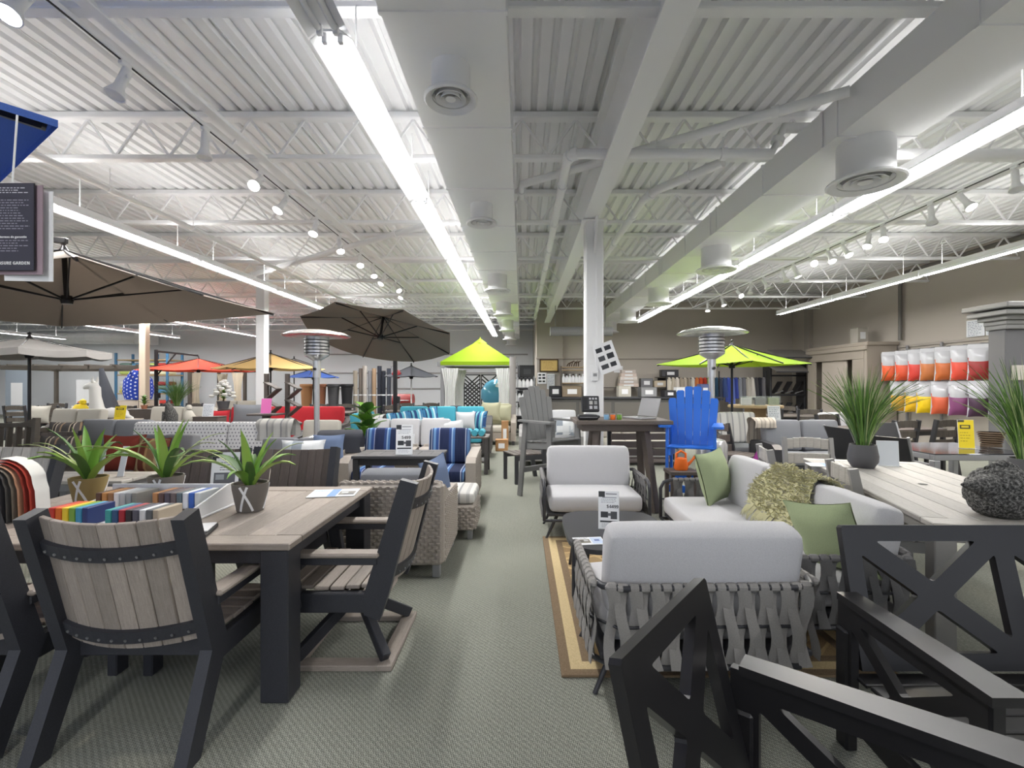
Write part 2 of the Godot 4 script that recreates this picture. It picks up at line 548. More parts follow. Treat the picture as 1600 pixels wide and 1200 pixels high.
	mat("yarn", C(236, 231, 184), 0.95, 0.0, "fabric", 6, 6)
	mat("yarn_pale", C(240, 236, 212), 0.95, 0.0, "fabric", 6, 6)
	mat("curtain", C(226, 226, 224), 0.9)
	mat("curtain_cream", C(222, 212, 192), 0.9)
	mat("yellow", C(238, 208, 36), 0.6)
	mat("orange", C(236, 112, 30), 0.5)
	var g := mat("glass_clear", Color(0.9, 0.95, 0.95, 0.12), 0.05)
	g.transparency = BaseMaterial3D.TRANSPARENCY_ALPHA
	g = mat("glass_window", Color(0.93, 0.97, 1.0, 0.08), 0.02)
	g.transparency = BaseMaterial3D.TRANSPARENCY_ALPHA
	for k: Array in [["tube", C(255, 255, 255), 9.0], ["bulb", C(255, 250, 240), 14.0], ["slot", C(255, 255, 255), 3.0]]:
		var m := mat(k[0], k[1], 0.4)
		m.emission_enabled = true
		m.emission = k[1]
		m.emission_energy_multiplier = k[2]
	for k: String in ["cloth_grey", "cloth_mid", "cloth_cream", "cloth_teal", "cloth_red"]:
		M[k].rim_enabled = true
		M[k].rim = 0.2
	for k: String in ["canopy_lime", "canopy_red", "canopy_yellow", "canopy_taupe", "canopy_sand", "canopy_blue", "canopy_char", "curtain", "curtain_cream"]:
		M[k].backlight_enabled = true
		M[k].backlight = M[k].albedo_color * 0.5
		M[k].cull_mode = BaseMaterial3D.CULL_DISABLED

func _ready() -> void:
	# ---- camera: eye height 1.47 m, level, looking down the aisle, lens shifted a little sideways
	var cam := Camera3D.new()
	cam.name = "camera"
	add_child(cam)
	cam.position = Vector3(0, 1.47, 0)
	cam.near = 0.05
	cam.far = 200.0
	cam.projection = Camera3D.PROJECTION_FRUSTUM
	cam.size = 1.6 * cam.near
	cam.frustum_offset = Vector2(-0.02 * cam.near, 0)
	cam.current = true
	# ---- sky outside the shop front, exposure
	var we := WorldEnvironment.new()
	we.name = "surroundings"
	var env := Environment.new()
	env.background_mode = Environment.BG_SKY
	var sm := ProceduralSkyMaterial.new()
	sm.sky_top_color = C(196, 208, 226)
	sm.sky_horizon_color = C(226, 230, 236)
	sm.ground_bottom_color = C(120, 120, 118)
	sm.ground_horizon_color = C(150, 150, 148)
	sm.sky_energy_multiplier = 1.3
	sm.ground_energy_multiplier = 0.6
	env.sky = Sky.new()
	env.sky.sky_material = sm
	env.tonemap_mode = Environment.TONE_MAPPER_LINEAR
	env.tonemap_exposure = 1.42
	env.sdfgi_enabled = true
	env.ssao_enabled = true
	env.ssil_enabled = true
	we.environment = env
	add_child(we)
	textures()
	materials()
	shell()
	lamps()
	ceiling_services()
	near_left()
	near_right()
	middle_left()
	middle_right()
	far_left()
	far_right()

const LAMP_ENERGY := 3.6
const UP_SHARE := 0.17

func shell() -> void:
	struct("floor", B.new().box(V(-8.5, -0.1, -9.5), V(37.4, 0.2, 28.0)), M.carpet, "grey green carpet floor with small basket weave")
	struct("pavement", B.new().box(V(-8.5, -0.3, 14.0), V(60, 0.2, 19.0)), mat("pavement", C(150, 148, 144), 0.9), "concrete pavement outside the shop front")
	var W: Material = M.wall_white
	var wb := struct("wall_back", B.new().box(V(-13.2, 2.24, -23.35), V(28.2, 4.6, 0.3)), W, "white back wall with horizontal rails")
	for y: float in [1.25, 2.0, 2.9]:
		part(wb, "wall_rail", B.new().box(V(-4.5, y, -23.17), V(9.6, 0.06, 0.08), 0.01), mat("rail_grey", C(170, 168, 168), 0.7))
	struct("wall_left", B.new().box(V(-27.2, 2.24, -9.5), V(0.3, 4.6, 28.0)), W, "white side wall")
	var wr := struct("wall_right", B.new().box(V(10.02, 2.24, -9.5), V(0.3, 4.6, 28.0)), M.wall_taupe, "taupe side wall with dado rail")
	part(wr, "dado_rail", B.new().box(V(9.85, 2.44, -4.4), V(0.04, 0.07, 16.4), 0.01), M.trim_taupe)
	part(wr, "upper_pipe", B.new().tube([V(9.78, 2.6, -12.4), V(9.78, 4.0, -12.4), V(9.75, 4.3, -12.2), V(9.75, 4.4, -6.0)], 0.045, 8), mat("conduit_dark", C(110, 106, 102), 0.5))
	part(wr, "wall_pier", B.new().box(V(9.8, 2.24, -16.4), V(0.14, 4.5, 0.3), 0.01), M.trim_taupe)
	var ws := struct("wall_service", B.new().box(V(5.35, 2.24, -20.3), V(9.6, 4.6, 5.6)), M.wall_taupe, "taupe rear wall behind the service counter")
	part(ws, "pilaster", B.new().box(V(1.02, 2.24, -17.42), V(0.95, 4.55, 0.2), 0.01), M.trim_taupe)
	part(ws, "dado_rail", B.new().box(V(5.6, 2.4, -17.47), V(8.3, 0.06, 0.06), 0.01), M.trim_taupe)
	part(ws, "pilaster_rail", B.new().box(V(1.02, 2.4, -17.3), V(1.0, 0.06, 0.06), 0.01), M.trim_taupe)
	# shop front behind the camera
	var wf := B.new()
	wf.box(V(-8.5, 0.2, 4.2), V(37.4, 0.4, 0.3)).box(V(-8.5, 3.9, 4.2), V(37.4, 1.3, 0.3))
	for k in 10:
		wf.box(V(-26.9 + k * 4.1, 1.85, 4.2), V(0.5, 2.95, 0.3))
	struct("wall_front", wf, W, "shop front wall with wide windows")
	for k in 9:
		var w := snode("window_%d" % (k + 1), "tall shop window")
		part(w, "frame", B.new().box(V(-24.85 + k * 4.1, 1.82, 4.2), V(0.08, 2.85, 0.1), 0.01).box(V(-24.85 + k * 4.1, 0.43, 4.2), V(3.6, 0.06, 0.1), 0.01).box(V(-24.85 + k * 4.1, 3.22, 4.2), V(3.6, 0.06, 0.1), 0.01), M.metal_dark)
		for g: float in [-0.91, 0.91]:
			part(w, "pane", B.new().box(V(-24.85 + k * 4.1 + g, 1.825, 4.2), V(1.7, 2.72, 0.012)), M.glass_window)
	# ceiling: ribbed deck sheets on open-web joists
	var ce := snode("ceiling", "white ribbed steel roof deck on open web joists")
	part(ce, "roof_slab", B.new().box(V(-8.5, 4.68, -9.5), V(38.0, 0.2, 28.4)), M.white_paint)
	var s := B.new()
	var pr := []
	for k in 5:
		var x := k * 0.17
		pr.append_array([[x, 4.47], [x + 0.095, 4.47], [x + 0.115, 4.515], [x + 0.15, 4.515], [x + 0.17, 4.47]])
	for i in pr.size() - 1:
		s.quad(V(pr[i][0], pr[i][1], 4.3), V(pr[i + 1][0], pr[i + 1][1], 4.3), V(pr[i + 1][0], pr[i + 1][1], -23.4), V(pr[i][0], pr[i][1], -23.4), Vector3.DOWN)
	s.box(V(0.003, 4.466, -9.5), V(0.006, 0.012, 27.6))
	var sheet := s.mesh()
	for k in 44:
		part(ce, "deck_sheet", sheet, M.deck, xf(-27.2 + k * 0.85))
	var top := B.new().box(V(-8.5, 4.43, 0), V(37.0, 0.07, 0.12), 0.008).mesh()
	var bot := B.new().box(V(-8.5, 3.97, 0), V(37.0, 0.05, 0.1), 0.008).mesh()
	var web := B.new()
	for k in 62:
		var x := -27.0 + k * 0.6
		web.bar(V(x, 4.4, 0), V(x + 0.3, 3.99, 0), 0.022, 0.022, 0.0).bar(V(x + 0.3, 3.99, 0), V(x + 0.6, 4.4, 0), 0.022, 0.022, 0.0)
	var wm := web.mesh()
	for k in 13:
		var d := -3.14 + k * 2.115
		var j := Node3D.new()
		j.name = "joist"
		ce.add_child(j, true)
		j.position.z = -d
		part(j, "top_chord", top, M.white_paint)
		part(j, "bottom_chord", bot, M.white_paint)
		part(j, "web", wm, M.white_paint)
	# girder and columns
	var gd := snode("girder", "white steel girder running over the columns")
	part(gd, "bottom_flange", B.new().box(V(0.93, 3.69, -6.7), V(0.21, 0.03, 21.4), 0.004), M.white_paint)
	part(gd, "web_plate", B.new().box(V(0.93, 4.03, -6.7), V(0.03, 0.66, 21.4)), M.white_paint)
	part(gd, "top_flange", B.new().box(V(0.93, 4.375, -6.7), V(0.21, 0.03, 21.4), 0.004), M.white_paint)
	column(0.98, 6.55, 3.67, 0.24, M.white_paint, "white square steel column beside the bar table")
	column(-6.48, 12.0, 4.4, 0.22, M.white_paint, "white steel column by the zigzag shelf stands")
	column(-11.0, 14.0, 4.4, 0.19, mat("column_beige", C(224, 206, 184), 0.6), "beige column in the far left hall")

func column(x: float, d: float, h: float, w: float, m: Material, label: String) -> void:
	var c := snode("column", label)
	c.position = V(x, 0, -d)
	part(c, "shaft", B.new().box(V(0, h / 2, 0), V(w, h, w), 0.012), m)
	part(c, "base_plate", B.new().box(V(0, 0.015, 0), V(w + 0.12, 0.03, w + 0.12), 0.004), m)
	part(c, "cap_plate", B.new().box(V(0, h - 0.01, 0), V(w + 0.1, 0.02, w + 0.1), 0.004), m)
	if w > 0.22:
		part(c, "corner_rib", B.new().box(V(0.03, h / 2, w / 2 + 0.006), V(0.03, h, 0.012)), m)
		for s: float in [-1, 1]:
			part(c, "bracket", B.new().ext([[0, 0], [0.02, 0], [0.34, 0.62], [0.26, 0.62]], 0.03).mesh(), m, xf(0.0 if s > 0 else 0.0, h - 0.64, 0, PI / 2 * s))

func fixture(x: float, d: float, y: float, lit: bool, label: String, wide := 0.24) -> void:
	var o := thing("strip_light", label, "light", x, y, d, 0, "fluorescent strip lights")
	if not T.has("fx%f" % wide):
		var h := B.new().box(V(0, 0.085, 0), V(0.11, 0.07, 2.42), 0.006)
		var r := B.new().at(Transform3D())
		for g: float in [-1.0, 1.0]:
			r.quad(V(g * 0.05, 0.052, -1.21), V(g * 0.05, 0.052, 1.21), V(g * wide / 2, 0.0, 1.21), V(g * wide / 2, 0.0, -1.21), Vector3.DOWN)
			r.quad(V(g * 0.05, 0.056, -1.21), V(g * 0.05, 0.056, 1.21), V(g * wide / 2, 0.004, 1.21), V(g * wide / 2, 0.004, -1.21), Vector3.UP)
		r.box(V(0, 0.05, 0), V(0.1, 0.004, 2.42))
		var t := B.new().tube([V(0, 0, -1.16), V(0, 0, 1.16)], 0.017, 8)
		T["fx%f" % wide] = [h.mesh(), r.mesh(), t.mesh(), B.new().box(V(0, 0.024, 0), V(0.03, 0.06, 0.03), 0.005).mesh(), B.new().tube([V(0, 0.12, 0), V(0, 3.94 - y, 0)], 0.006, 5).mesh(), B.new().box(V(0, 0.121, 0), V(0.05, 0.004, 2.3)).mesh()]
	var q: Array = T["fx%f" % wide]
	part(o, "housing", q[0], M.white_paint)
	part(o, "reflector", q[1], mat("reflector", C(245, 245, 246), 0.35))
	for g: float in [-0.045, 0.045]:
		part(o, "lamp_tube", q[2], M.tube if lit else M.white_plastic, xf(g, 0.018, 0))
	for z: float in [-1.0, 1.0]:
		part(o, "hanger", q[4], M.white_paint, xf(0, 0, z * 0.8))
		for g: float in [-0.045, 0.045]:
			part(o, "socket", q[3], M.white_plastic, xf(g, 0, z * 1.185))
	part(o, "uplight_slot", q[5], M.slot if lit else M.white_plastic)
	if lit:
		var a := AreaLight3D.new()
		a.name = "glow"
		o.add_child(a)
		a.area_size = Vector2(0.16, 2.3)
		a.transform = xf(0, -0.015, 0, 0, -PI / 2)
		a.light_energy = LAMP_ENERGY
		a.light_color = Color(1.0, 0.995, 0.985)
		a.shadow_enabled = true
		a.area_range = 40.0
		a.area_attenuation = 2.0
		var up := a.duplicate() as AreaLight3D
		up.name = "uplight"
		o.add_child(up)
		up.area_size = Vector2(0.05, 2.3)
		up.transform = xf(0, 0.128, 0, 0, PI / 2)
		up.light_energy = LAMP_ENERGY * UP_SHARE

func lamps() -> void:
	fixture(-1.08, 1.49, 3.42, false, "unlit end unit of the centre strip light row, nearest the camera")
	var ord := ["first", "second", "third", "fourth", "fifth", "sixth", "seventh", "eighth"]
	for k in 7:
		fixture(-1.08, 3.93 + 2.44 * k, 3.42, true, ord[k] + " lit strip light of the centre row left of the duct")
	for k in 5:
		fixture(3.65, 4.3 + 2.44 * k, 3.42, true, ord[k] + " strip light of the row right of the large duct")
	for k in 7:
		fixture(-5.19, 4.0 + 2.44 * k, 3.42, true, ord[k] + " strip light of the row over the left umbrellas")
	for k in 5:
		fixture(7.25, 2.6 + 2.44 * k, 3.42, true, ord[k] + " strip light hung along the taupe right wall", 0.14)
	for k in 5:
		fixture(-10.9, 9.5 + 2.44 * k, 3.42, true, ord[k] + " strip light of the inner row in the far left hall")
	for k in 5:
		fixture(-14.6, 9.5 + 2.44 * k, 3.42, true, ord[k] + " strip light of the outer row in the far left hall")
	for k in 4:
		fixture(-20.0, 12.5 + 2.44 * k, 3.42, true, ord[k] + " strip light by the white left back wall")
	# one more lit row beside the camera, over the shop front
	for x: float in [-1.08, 3.65, -5.19]:
		fixture(x, -1.6, 3.42, true, {-1.08: "strip light over the shop front, centre row", 3.65: "strip light over the shop front, right row", -5.19: "strip light over the shop front, left row"}[x])

func spot(x: float, y: float, d: float, yaw: float, pitch: float, label: String, lit := true) -> void:
	var o := thing("track_spotlight", label, "spotlight", x, y, d, 0, "track spotlights")
	part(o, "stem", B.new().tube([V(0, 0, 0), V(0, -0.07, 0)], 0.014, 6).box(V(0, -0.005, 0), V(0.04, 0.03, 0.09), 0.005), M.white_paint)
	var t := Transform3D(Basis.from_euler(Vector3(-pitch, yaw, 0)), V(0, -0.09, 0))
	if not T.has("spot"):
		T["spot"] = [B.new().lathe([[0.0, 0.05], [0.036, 0.05], [0.036, -0.10], [0.04, -0.12], [0.068, -0.19], [0.07, -0.2], [0.062, -0.2], [0.06, -0.188]], 14).mesh(), B.new().lathe([[0.0, -0.193], [0.06, -0.188]], 14).mesh(), B.new().tube([V(0.036, -0.02, 0), V(0.06, -0.02, 0)], 0.012, 6).mesh()]
	part(o, "shade", T.spot[0], M.white_paint, t)
	part(o, "bulb_face", T.spot[1], M.bulb if lit else M.white_plastic, t)
	part(o, "knob", T.spot[2], M.white_paint, t)
	if lit:
		var l := SpotLight3D.new()
		l.name = "beam"
		o.add_child(l)
		l.transform = t * xf(0, -0.21, 0, 0, -PI / 2)
		l.light_energy = 2.5
		l.light_color = Color(1.0, 0.95, 0.88)
		l.spot_angle = 38.0
		l.spot_range = 30.0
		l.spot_attenuation = 2.0
		l.light_size = 0.06
		l.shadow_enabled = true

func diffuser(x: float, ytop: float, d: float, h: float, r: float, label: String) -> void:
	var o := thing("air_diffuser", label, "air vent", x, ytop - h, d, 0, "round ceiling diffusers")
	part(o, "neck", B.new().lathe([[r, h], [r, 0.05], [r * 0.97, 0.02]], 24), M.white_paint)
	part(o, "flange", B.new().lathe([[r * 0.97, 0.045], [r * 1.2, 0.04], [r * 1.36, 0.02], [r * 1.38, 0.005], [r * 1.3, -0.004], [r * 0.98, 0.03], [r * 0.86, 0.06]], 24), M.white_paint)
	part(o, "throat", B.new().lathe([[r * 0.86, 0.06], [r * 0.85, h * 0.8], [0, h * 0.8]], 20), M.white_paint)
	for k in 3:
		var q: float = r * [0.78, 0.52, 0.26][k]
		part(o, "cone_ring", B.new().lathe([[q * 0.72, 0.06], [q, 0.015], [q * 0.97, 0.01], [q * 0.66, 0.055]] if k < 2 else [[0, 0.02], [q, 0.015], [q, 0.01], [0, 0.006]], 20), M.white_paint)

func duct(x0: float, x1: float, d0: float, d1: float, label: String) -> void:
	var o := thing("air_duct", label, "duct", (x0 + x1) / 2, 3.62, 0, 0, "rectangular ceiling ducts")
	var n := int((d1 - d0) / 1.24)
	var L := (d1 - d0) / n
	var sec := B.new().box(V(0, 0.165, 0), V(x1 - x0, 0.33, L - 0.012)).mesh()
	var lip := B.new()
	for g: float in [-1.0, 1.0]:
		lip.box(V(g * ((x1 - x0) / 2 + 0.004), 0.165, 0), V(0.012, 0.35, 0.03)).box(V(0, 0.165 + g * 0.17, 0), V(x1 - x0 + 0.02, 0.012, 0.03))
	var lm := lip.mesh()
	for k in n:
		part(o, "duct_section", sec, M.white_paint, xf(0, 0, -(d0 + (k + 0.5) * L)))
		part(o, "seam_flange", lm, M.white_paint, xf(0, 0, -(d0 + k * L)))
	var rod := B.new().box(V(0, 0.16, 0), V(0.012, 0.33, 0.03)).mesh()
	for k in range(0, n, 2):
		for g: float in [-1.0, 1.0]:
			part(o, "hanger_strap", rod, M.white_paint, xf(g * ((x1 - x0) / 2 + 0.012), 0, -(d0 + k * L + 0.2)))

func pipe(pts: Array, r: float, label: String) -> void:
	var o := thing("sprinkler_pipe", label, "pipe", 0, 0, 0, 0, "white sprinkler pipes")
	part(o, "pipe_run", B.new().tube(pts, r, 10), M.white_paint)
	for i in pts.size() - 1:
		var L: float = (pts[i + 1] - pts[i]).length()
		for k in int(L / 1.5) + 1:
			var p: Vector3 = pts[i].lerp(pts[i + 1], (k + 0.5) / (int(L / 1.5) + 1))
			var q: Vector3 = (pts[i + 1] - pts[i]).normalized()
			var c := part(o, "coupling", B.new().tube([p - q * 0.03, p + q * 0.03], r * 1.25, 10), M.white_paint)
			part(c, "hanger", B.new().tube([p, V(p.x, 3.94, p.z)], 0.006, 5), M.white_paint)

func ceiling_services() -> void:
	duct(-0.82, -0.09, -1.0, 22.9, "narrow white duct running over the aisle")
	duct(2.74, 3.42, -1.0, 17.1, "wide white duct on the right, under the joists")
	var ordn := ["nearest", "second", "third", "fourth", "fifth", "sixth", "farthest"]
	var cd := [3.26, 5.77, 9.5, 12.7, 16.2, 19.4, 22.2]
	for k in 7:
		diffuser(-0.48, 3.62, cd[k], [0.23, 0.23, 0.32, 0.34, 0.36, 0.36, 0.36][k], [0.132, 0.135, 0.19, 0.2, 0.2, 0.2, 0.2][k], ordn[k] + " round diffuser under the aisle duct")
	for k in 5:
		diffuser(3.08, 3.62, [4.3, 7.6, 10.8, 13.9, 16.7][k], 0.36, 0.225, ["nearest", "second", "third", "fourth", "farthest"][k] + " round diffuser under the wide right duct")
	var y := 3.77
	pipe([V(0.47, y, -17.0), V(0.47, y, -4.9), V(0.5, y, -4.82), V(0.56, y, -4.8), V(2.5, y, -4.8), V(2.62, 4.03, -4.8), V(3.52, 4.03, -4.8), V(3.62, y, -4.8), V(9.8, y, -4.8)], 0.05, "thick white sprinkler main with an elbow beside the girder")
	pipe([V(2.7, 3.88, -3.95), V(0.0, 3.88, -5.8), V(0.0, 3.88, -6.2)], 0.045, "slanting white pipe crossing the girder")
	pipe([V(2.1, 3.78, -5.0), V(1.62, 3.78, -5.7), V(1.53, 3.78, -6.0), V(1.5, 3.78, -11.0)], 0.05, "bent white pipe right of the column")
	pipe([V(-1.4, 3.84, -7.15), V(-4.9, 3.84, -9.7), V(-6.1, 3.84, -10.6)], 0.05, "slanting white pipe over the brown umbrella")
	pipe([V(-4.72, 3.7, -2.0), V(-4.72, 3.7, -16.0)], 0.035, "thin white branch pipe over the left row")
	# tracks
	for q: Array in [[-3.0, 0.5, 12.5, "light track over the left umbrellas"], [5.5, 3.0, 15.5, "light track by the taupe right wall"]]:
		var o := thing("light_track", q[3], "track", q[0], 3.9, 0, 0, "ceiling light tracks")
		part(o, "rail", B.new().box(V(0, 0.02, -(q[1] + q[2]) / 2), V(0.035, 0.035, q[2] - q[1]), 0.004), M.white_paint)
		part(o, "slot", B.new().box(V(0, 0.0, -(q[1] + q[2]) / 2), V(0.01, 0.012, q[2] - q[1] - 0.02)), M.black_plastic)
		part(o, "support_channel", B.new().box(V(0.16, 0.055, -(q[1] + q[2]) / 2), V(0.1, 0.04, q[2] - q[1]), 0.006), M.white_paint)
	var ls := [[2.9, 0.0, 0.5], [3.63, -0.4, 0.35], [4.55, 0.3, 0.1], [5.5, 0.1, 0.9], [6.1, -0.5, 0.6], [7.0, 0.0, 0.5], [7.9, 0.6, 0.5], [8.9, 0.4, 0.6], [9.7, 0.5, 0.5], [10.5, -0.5, 0.6], [11.4, 0.9, 0.8], [12.2, -0.5, 0.6]]
	for k in ls.size():
		spot(-3.0, 3.89, ls[k][0], ls[k][1], ls[k][2], ["nearest", "second", "third", "fourth, glaring", "fifth", "sixth", "seventh", "eighth", "ninth", "tenth", "eleventh", "farthest"][k] + " spotlight on the left ceiling track", k != 1 and k != 2)
	var rs := [[5.35, -0.6, 0.3, 0], [6.0, 0.2, 0.6, 1], [6.45, -0.5, 0.3, 0], [7.3, -0.6, 0.6, 1], [7.6, -0.9, 0.5, 1], [8.2, 0.2, 0.6, 1], [8.6, 0.0, 0.6, 1], [9.1, -0.3, 1.1, 1], [9.7, 0.8, 0.4, 1], [10.1, 0.4, 0.4, 0], [10.9, 0.6, 0.5, 0], [11.5, -0.7, 0.5, 0], [12.2, 0.1, 0.9, 1], [13.2, 0.5, 0.4, 1], [14.2, -0.3, 0.4, 1]]
	for k in rs.size():
		spot(5.5, 3.89, rs[k][0], rs[k][1], rs[k][2], ["nearest", "second", "third", "fourth", "fifth", "sixth", "seventh", "eighth, starry", "ninth", "tenth", "eleventh", "twelfth", "thirteenth", "fourteenth", "farthest"][k] + " spotlight on the right ceiling track", rs[k][3] == 1)
	var sd := thing("spiral_duct", "round spiral duct along the far left ceiling", "duct", -20.0, 3.6, 22.4)
	part(sd, "duct_tube", B.new().tube([V(-4.5, 0, 0), V(2.2, 0, 0)], 0.26, 20), M.white_paint)
	var rb := B.new()
	for k in 16:
		rb.tube([V(-4.4 + k * 0.42, 0, 0), V(-4.37 + k * 0.42, 0, 0)], 0.268, 20)
	part(sd, "spiral_seam", rb, M.white_paint)
	part(sd, "end_box", B.new().box(V(2.5, 0, 0), V(0.7, 0.6, 0.6), 0.02), M.white_paint)
	# exit-side screen and heater tube beyond the column
	var ht := thing("tube_heater", "grey cylindrical unit hung behind the white column", "heater", 1.55, 2.95, 13.5)
	part(ht, "drum", B.new().tube([V(-0.75, 0, 0), V(1.0, 0, 0)], 0.13, 14), M.metal_grey)
	part(ht, "hanger", B.new().bar(V(-0.6, 0.1, 0), V(-0.6, 1.0, 0), 0.02, 0.02).bar(V(0.8, 0.1, 0), V(0.8, 1.0, 0), 0.02, 0.02), M.metal_grey)

func board(p: Node3D, called: String, L: float, th: float, w: float, m: Material, t: Transform3D, ch := 0.004) -> MeshInstance3D:
	var k := "board%.3f_%.3f_%.3f" % [L, th, w]
	if not T.has(k):
		T[k] = B.new().box(Vector3.ZERO, V(L, th, w), ch).mesh()
	return part(p, called, T[k], m, t)
func shade3(m: StandardMaterial3D, k: int) -> StandardMaterial3D:
	var key := "%s_tone%d" % [m.resource_name, k % 3]
	if not M.has(key):
		var c := m.duplicate() as StandardMaterial3D
		c.resource_name = key
		c.albedo_color = m.albedo_color * [1.0, 0.93, 1.05][k % 3]
		c.albedo_color.a = 1.0
		c.uv1_offset = V(0.37 * k, 0.21 * k, 0)
		M[key] = c
	return M[key]

# dining armchair of recycled-plastic boards; faces -z, z = 0 at the bend of the rear posts
func poly_chair(label: String, wood: StandardMaterial3D, swivel: bool, x: float, d: float, turn: float) -> Node3D:
	var o := thing("swivel_armchair" if swivel else "dining_armchair", label, "chair", x, 0, d, turn, "plank back armchairs round the grey table")
	var K: Material = M.poly_black
	var poly := [[0.145, 0], [0.235, 0], [0.075, 0.385], [0.24, 0.962], [0.155, 0.985], [-0.03, 0.385]]
	if swivel:
		poly = [[-0.03, 0.30], [0.05, 0.27], [0.1, 0.42], [0.24, 0.962], [0.155, 0.985], [-0.03, 0.40]]
	for s: float in [-1, 1]:
		part(o, "rear_post", B.new().ext(poly, 0.05), K, xf(s * 0.295, 0, 0, -PI / 2))
		part(o, "side_rail", B.new().box(V(s * 0.29, 0.355, -0.24), V(0.045, 0.1, 0.46), 0.006), K)
		var arm := part(o, "armrest", B.new().box(V(0, 0, 0), V(0.5, 0.024, 0.085), 0.008), wood, xf(s * 0.3, 0.604, -0.2, PI / 2))
		part(arm, "arm_rail", B.new().box(V(0, -0.032, 0), V(0.48, 0.038, 0.05), 0.004), K)
		if swivel:
			part(o, "arm_support", B.new().bar(V(s * 0.3, 0.33, -0.38), V(s * 0.3, 0.57, -0.42), 0.045, 0.07), K)
		else:
			part(o, "front_leg", B.new().box(V(s * 0.3, 0.285, -0.42), V(0.05, 0.57, 0.08), 0.006), K)
	part(o, "rear_rail", B.new().box(V(0, 0.37, 0.0), V(0.55, 0.08, 0.035), 0.005), K)
	part(o, "front_rail", B.new().box(V(0, 0.36, -0.455), V(0.55, 0.08, 0.03), 0.005), K)
	for k in 6:
		board(o, "seat_slat", 0.56, 0.02, 0.072, shade3(wood, k), xf(0, 0.415 + 0.006 * absf(k - 2.5), -0.02 - k * 0.08))
	# curved back of vertical boards
	var A := V(0, 0.43, 0.045)
	var Z := V(0, 0.965, 0.185)
	var up := (Z - A).normalized()
	var nrm := Vector3.RIGHT.cross(up).normalized()
	var L := (Z - A).length()
	var at := func(px: float) -> Vector3: return V(px, 0, 0) + nrm * 0.062 * (1.0 - pow(px / 0.27, 2.0))
	for k in 8:
		var px := -0.2345 + k * 0.067
		var sl := -0.062 * 2.0 * px / (0.27 * 0.27)
		var side := (Vector3.RIGHT + nrm * sl).normalized()
		var t := Transform3D(Basis(up, side.cross(up).normalized() * -1.0, side * 1.0), (A + Z) / 2 + at.call(px))
		if t.basis.determinant() < 0:
			t.basis.y = -t.basis.y
		board(o, "back_slat", L, 0.018, 0.0655, shade3(wood, k + 1), t, 0.003)
	for h: float in [0.12, 0.78]:
		var b := B.new()
		var rv := B.new()
		var ring := []
		for k in 10:
			var p0 := -0.27 + k * 0.054
			var q0: Vector3 = A + up * L * h + at.call(p0) + nrm * 0.019
			var q1: Vector3 = A + up * L * h + at.call(p0 + 0.054) + nrm * 0.019
			if k == 0:
				ring.append(PackedVector3Array([q0 - up * 0.026 + nrm * 0.01, q0 + up * 0.026 + nrm * 0.01, q0 + up * 0.026 - nrm * 0.01, q0 - up * 0.026 - nrm * 0.01]))
			ring.append(PackedVector3Array([q1 - up * 0.026 + nrm * 0.01, q1 + up * 0.026 + nrm * 0.01, q1 + up * 0.026 - nrm * 0.01, q1 - up * 0.026 - nrm * 0.01]))
			var c := (q0 + q1) / 2 + nrm * 0.011 - up * 0.008
			rv.tube([c, c + nrm * 0.004], 0.006, 6)
		for k in 10:
			for i in 4:
				var j := (i + 1) % 4
				b.quad(ring[k][i], ring[k][j], ring[k + 1][j], ring[k + 1][i], [nrm, up, -nrm, -up][i])
		for k: int in [0, 10]:
			b.quad(ring[k][0], ring[k][1], ring[k][2], ring[k][3], Vector3.LEFT if k == 0 else Vector3.RIGHT)
		var sp := part(o, "back_strap", b, K)
		tag(part(sp, "rivets", rv, M.rivet), "", "", "", "stuff")
	if swivel:
		var c := V(0, 0, -0.17)
		part(o, "swivel_plate", B.new().box(c + V(0, 0.275, 0), V(0.4, 0.03, 0.36), 0.004), wood)
		part(o, "bearing", B.new().at(xf(c.x, 0.2, c.z)).lathe([[0, 0], [0.07, 0], [0.07, 0.06], [0, 0.06]], 14), M.metal_black)
		for sx: float in [-1, 1]:
			for sz: float in [-1, 1]:
				part(o, "base_leg", B.new().bar(c + V(sx * 0.06, 0.22, sz * 0.06), c + V(sx * 0.255, 0.045, sz * 0.235), 0.045, 0.06), K)
		for s: float in [-1, 1]:
			board(o, "base_board", 0.6, 0.03, 0.08, wood, xf(c.x, 0.015, c.z + s * 0.235))
			board(o, "base_board", 0.39, 0.03, 0.08, wood, xf(c.x + s * 0.26, 0.015, c.z, PI / 2))
	return o

